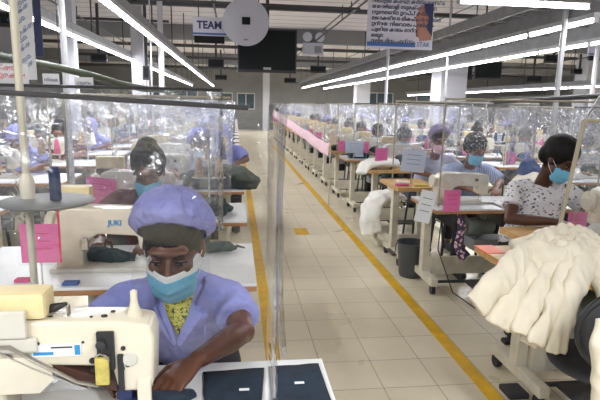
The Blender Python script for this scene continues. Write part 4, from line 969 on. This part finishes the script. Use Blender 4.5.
# office chair
t = thing('office_chair', 'black office chair with oval back at the right edge', 'chair', (1.52, 1.78, 0), -.25)
k = MB(); k.ell((0, -.20, .70), (.22, .035, .17), 28, 16); o = k.build('backrest', 'seat_black', t, True)
k = MB(); k.tube([(.225*math.cos(q*PI/12), -.20, .70+.175*math.sin(q*PI/12)) for q in range(25)], .012, 8); k.build('back_rim', 'black_plastic', t, True)
k = MB(); k.ell((0, .02, .47), (.23, .22, .04), 28, 12); k.build('seat', 'seat_black', t, True)
MB().tube([(0, -.17, .56), (0, -.2, .46), (0, -.1, .42)], [(.03, .01)]*3, 8).build('back_bar', 'black_plastic', t)
MB().tube([(0, 0, .44), (0, 0, .1)], .028, 12).build('gas_column', 'dark_metal', t, True)
for q in range(5):
    an = q*2*PI/5+.3; c0 = (math.cos(an)*.26, math.sin(an)*.26)
    MB().tube([(0, 0, .12), (c0[0], c0[1], .085)], [.022, .014], 8).build('base_arm', 'black_plastic', t, True)
    MB().lathe([(.01, -.02), (.03, -.018), (.03, .018), (.01, .02)], 14, (c0[0], c0[1], .031), 'x').build('castor', 'rubber', t, True)
t = thing('office_chair', 'black swivel chair partly hidden behind the hanging cream garments', 'chair', (1.98, 3.02, 0), .3)
bpy.data.objects.remove(t)
t = thing('foot_pedal', 'black foot pedal with castor behind the cream table leg', 'pedal', (1.77, 2.93, 0)); MB().box(-.05, .05, -.03, .03, .0, .03, .008).build('pad', 'rubber', t); MB().box(-.02, .08, -.015, .015, .031, .07, .01).build('pivot', 'rubber', t)
# cable
tag(MB().tube([(1.66, 3.9, .7), (1.58, 3.75, .4), (1.66, 3.6, .1), (1.8, 3.5, .008), (2.0, 3.45, .008), (2.2, 3.6, .008)], .005, 6).build('power_cable', 'rubber', None, True), 'black cable trailing from the speckled grey table to the floor', 'cable')
# long pink strip modelled for a reflection of the near clear sheet
vs = []; nx = 80
for j in range(7):
    for i in range(nx+1):
        y = 7.4+9*i/nx; f_ = i/nx; vs.append((1.40-.30*f_+.02*noise.noise(Vector((0, y*3, j*.4)))-.004*j, 7.6+7.6*f_, .93+.42*f_-.03*j-.02*abs(math.sin((y-7.4)*1.4))))
m_ = MB(); m_._add(vs, [(j*(nx+1)+i, j*(nx+1)+i+1, (j+1)*(nx+1)+i+1, (j+1)*(nx+1)+i) for j in range(6) for i in range(nx)]); o = m_.build('reflection_strip', 'pink_reflection', None, True); bake(o, [('SOLIDIFY', dict(thickness=.004))])
tag(o, 'pale pink strip modelled for the reflection of the near clear sheet', 'sheet')
for x_, y_, z_ in ((1.405, 7.6, .935), (1.1, 15.2, 1.355)): MB().tube([(x_, y_, 0), (x_, y_, z_)], .01, 6).build('post', 'stand_cream', o)  # posts added to hold up the reflection strip
soft('printed_cloth', [], [([(1.70, 3.66, .73), (1.72, 3.66, .6), (1.70, 3.65, .45), (1.76, 3.64, .36)], [(.012, .03), (.015, .035), (.02, .04), (.02, .05)])], 'pink_floral', .006, (.006, 20), 'dark cloth with pink print hanging under the speckled grey table', 'cloth', 8)
soft('blue_bag', [], [([(2.62, 4.3, .80), (2.62, 4.3, .95), (2.6, 4.3, 1.06)], [(.11, .11), (.12, .12), (.04, .05)])], 'blue_cloth', .01, (.012, 12), 'blue plastic bag standing left of the black-haired worker in floral top', 'bag', 8)
tag(MB().tube([(1.40, 7.6, .942), (1.10, 15.2, 1.362)], .006, 6).build('reflection_cord', 'column_white', None, True), 'white cord added along the pale pink reflection strip', 'cord')

# ------------------------------------------------------------------ station rows
PR = {}
def proto(key, make):
    """first use builds it, later uses copy it"""
    if key not in PR: PR[key] = make(); return PR[key]
    return dup(PR[key])
def put(key, make, loc, label, group, rz=0, scale=None):
    o = proto(key, make); o.location = loc; o.rotation_euler = (0, 0, rz)
    if scale: o.scale = scale
    o['label'] = label; o['group'] = group; return o
FAR = [dict(wear='cap', cap='lilac_cap', shirt='lilac_cloth', mask='mask_blue'), dict(wear='hair', bun=True, shirt='maroon_cloth', mask='mask_pale'), dict(wear='cap', cap='lilac_cap', shirt='pale_cloth', mask='mask_pale', turn=.35),
       dict(wear='hair', shirt='blue_cloth', mask='mask_blue', turn=-.3), dict(wear='hijab', cap='lilac_cap', shirt='lilac_cloth', mask=None), dict(wear='scarf', cap='headscarf_print', shirt='teal_cloth', mask='mask_blue')]
FDESC = ['in lilac cap and lilac coat', 'in maroon top with dark bun', 'in lilac cap and pale coat', 'in blue top with black hair', 'in lilac headscarf', 'in patterned headscarf and teal top']
def far_worker(k):
    s = dict(FAR[k]); s.update(far=True, vox=.013, skin='skin_mid' if k % 2 else 'skin', nod=.3); return lambda: worker(s, '', (0, 0, 0))
def bundle(m, seed):
    def f():
        k = MB(); rnd = random.Random(seed)
        k.box(-.14, .14, -.09, .09, .0, .07, .02)
        for _ in range(4): k.tube([(rnd.uniform(-.15, .1), rnd.uniform(-.08, .08), .05), (rnd.uniform(-.1, .15), rnd.uniform(-.1, .1), .09), (rnd.uniform(-.15, .17), rnd.uniform(-.1, .1), .02)], [.03, .04, .025], 10)
        o = k.build('garment_bundle', m); remesh(o, .012, 4); wrinkle(o, .01, 16, seed=seed)
        for v in o.data.vertices: v.co.z = max(v.co.z, .0)
        return tag(o, '', 'garment bundle')
    return f
def card(m, w, h):
    def f():
        t = thing('job_card', '', 'card'); MB().box(-w/2, w/2, 0, .002, 0, h).build('sheet', m, t)
        MB().box(-w/2-.01, w/2+.01, -.0015, -.0003, -.01, h+.03).build('clear_pocket', 'visor', t)
        return t
    return f
def ordn(i): return ORD[min(i, 30)]
rows = [  # name, x centre, first y, pitch, count, tops, film, near-limit
    ('left aisle row', -.50, 3.19, 1.17, 19, 'table_white', 5),
    ('second left row', -2.15, 2.2, 1.3, 12, 'table_white', 2),
    ('third left row', -3.9, 4.0, 1.4, 10, 'table_white', 0),
    ('right aisle row', 2.13, 5.78, 1.2, 15, 'wood_top', 4),
    ('second right row', 3.95, 3.6, 1.3, 13, 'table_white', 2),
    ('third right row', 5.8, 4.4, 1.4, 12, 'table_white', 0),
    ('fourth right row', 7.7, 5.4, 1.5, 11, 'table_white', 0),
    ('fifth right row', 9.8, 6.6, 1.6, 9, 'table_white', 0)]
cones = ['cone_white', 'cone_navy', 'cone_pink', 'cone_tan']
rnd = random.Random(11)
for rn, xc, ys, pitch, cnt, top, nl in rows:
    for i in range(cnt):
        y = ys+i*pitch; near = i < nl; lim = 9 if nl else 6
        pos = ('the %s table of the %s' % (ordn(i), rn)) if i < lim else 'a distant table of the %s' % rn
        G = lambda kind: '%s of the %s' % (kind, rn)
        tp = top if top != 'wood_top' else ('wood_top' if i % 3 != 1 else 'table_marble')
        L_ = 1.2
        if rn == 'left aisle row': xt = xc-.03
        else: xt = xc
        put('table_%s_%s' % (tp, near), (lambda tp=tp, near=near: table(tp, 'wood_edge' if tp != 'wood_top' else 'wood_top', lite=not near)), (xt, y, 0),
            '%s sewing table, %s' % ({'table_white': 'white-topped', 'wood_top': 'wooden', 'table_marble': 'grey speckled'}[tp], pos.replace('the ', '', 1) if i < lim else 'far down the ' + rn), G('sewing tables'))
        if not (rn == 'left aisle row' and i == 99):
            put('machine_%s' % near, (lambda near=near: machine(lite=not near)), (xt-.12, y+.3, .771), 'cream industrial sewing machine on %s' % pos, G('sewing machines'))
        if rn == 'left aisle row' and i == 0: kk = None
        else: kk = rnd.choice([0, 1, 1, 2, 3, 3, 5, 4, 5, None]) if i > 0 else 0
        if rn == 'left aisle row' and i == 1: kk = 2
        if rn == 'left aisle row' and i == 2: kk = 4
        if rn == 'second left row' and i < 3: kk = (3, 0, 4)[i]
        if rn == 'right aisle row' and i in (0, 2): kk = 3 if i else 5
        if kk is not None:
            wx = xt+rnd.uniform(-.02, .08); 
            if rn == 'left aisle row' and i in (1, 2): wx = -.34+.2*(i-1)
            put('worker_%d' % kk, far_worker(kk), (wx, y+.88, 0), 'worker %s behind %s' % (FDESC[kk], pos), G('workers'))
            put('stool', stool, (wx, y+.92, 0), 'black stool behind %s' % pos, G('stools'))
        if i % 2 == 0 or near:
            put('screen_%d_%s' % (i % 3, rn == 'left aisle row'), (lambda i=i, rn=rn: plastic_screen(1.0, .60, 1.53, 'film_far', i*5.1, (-1, 1) if rn != 'left aisle row' else (-1,), 'dark_metal' if i % 2 else 'khaki_metal', True)), (xt, y+.07, 0), 'clear plastic screen hanging over %s' % pos, G('plastic screens'))
        put('stand', thread_stand, (xt+.34, y+.5, .771), 'thread stand on %s' % pos, G('thread stands'))
        for q, cx in enumerate((-.07, .07)):
            cm = rnd.choice(cones)
            put('cone_'+cm, (lambda cm=cm: cone(cm)), (xt+.34+cx, y+.5, .98), '%s thread cone, %s of its stand, %s' % (cm[5:], ('left', 'right')[q], pos.replace('table of ', '')), G('thread cones'))
        if rnd.random() < .75:
            bm_ = rnd.choice(['green_cloth', 'white_cloth', 'navy_cloth', 'white_cloth']) if rn[0] != 'l' else 'green_cloth'
            bx = .33 if rn == 'left aisle row' else rnd.uniform(-.45, -.3)
            put('bundle_'+bm_, bundle(bm_, len(bm_)), (xt+bx, y+.2, .771), '%s garment bundle lying on %s' % ({'green_cloth': 'dark green', 'white_cloth': 'white', 'navy_cloth': 'navy'}[bm_], pos), G('garment bundles'))
        if rnd.random() < .6:
            cm = rnd.choice(['pink_card', 'pink_card', 'card_blue'])
            put('card_'+cm, card(cm, .13, .15), (xt-.42, y+.045, .80), '%s card hanging at %s' % ('pink' if cm == 'pink_card' else 'pale blue', pos), G('job cards'))
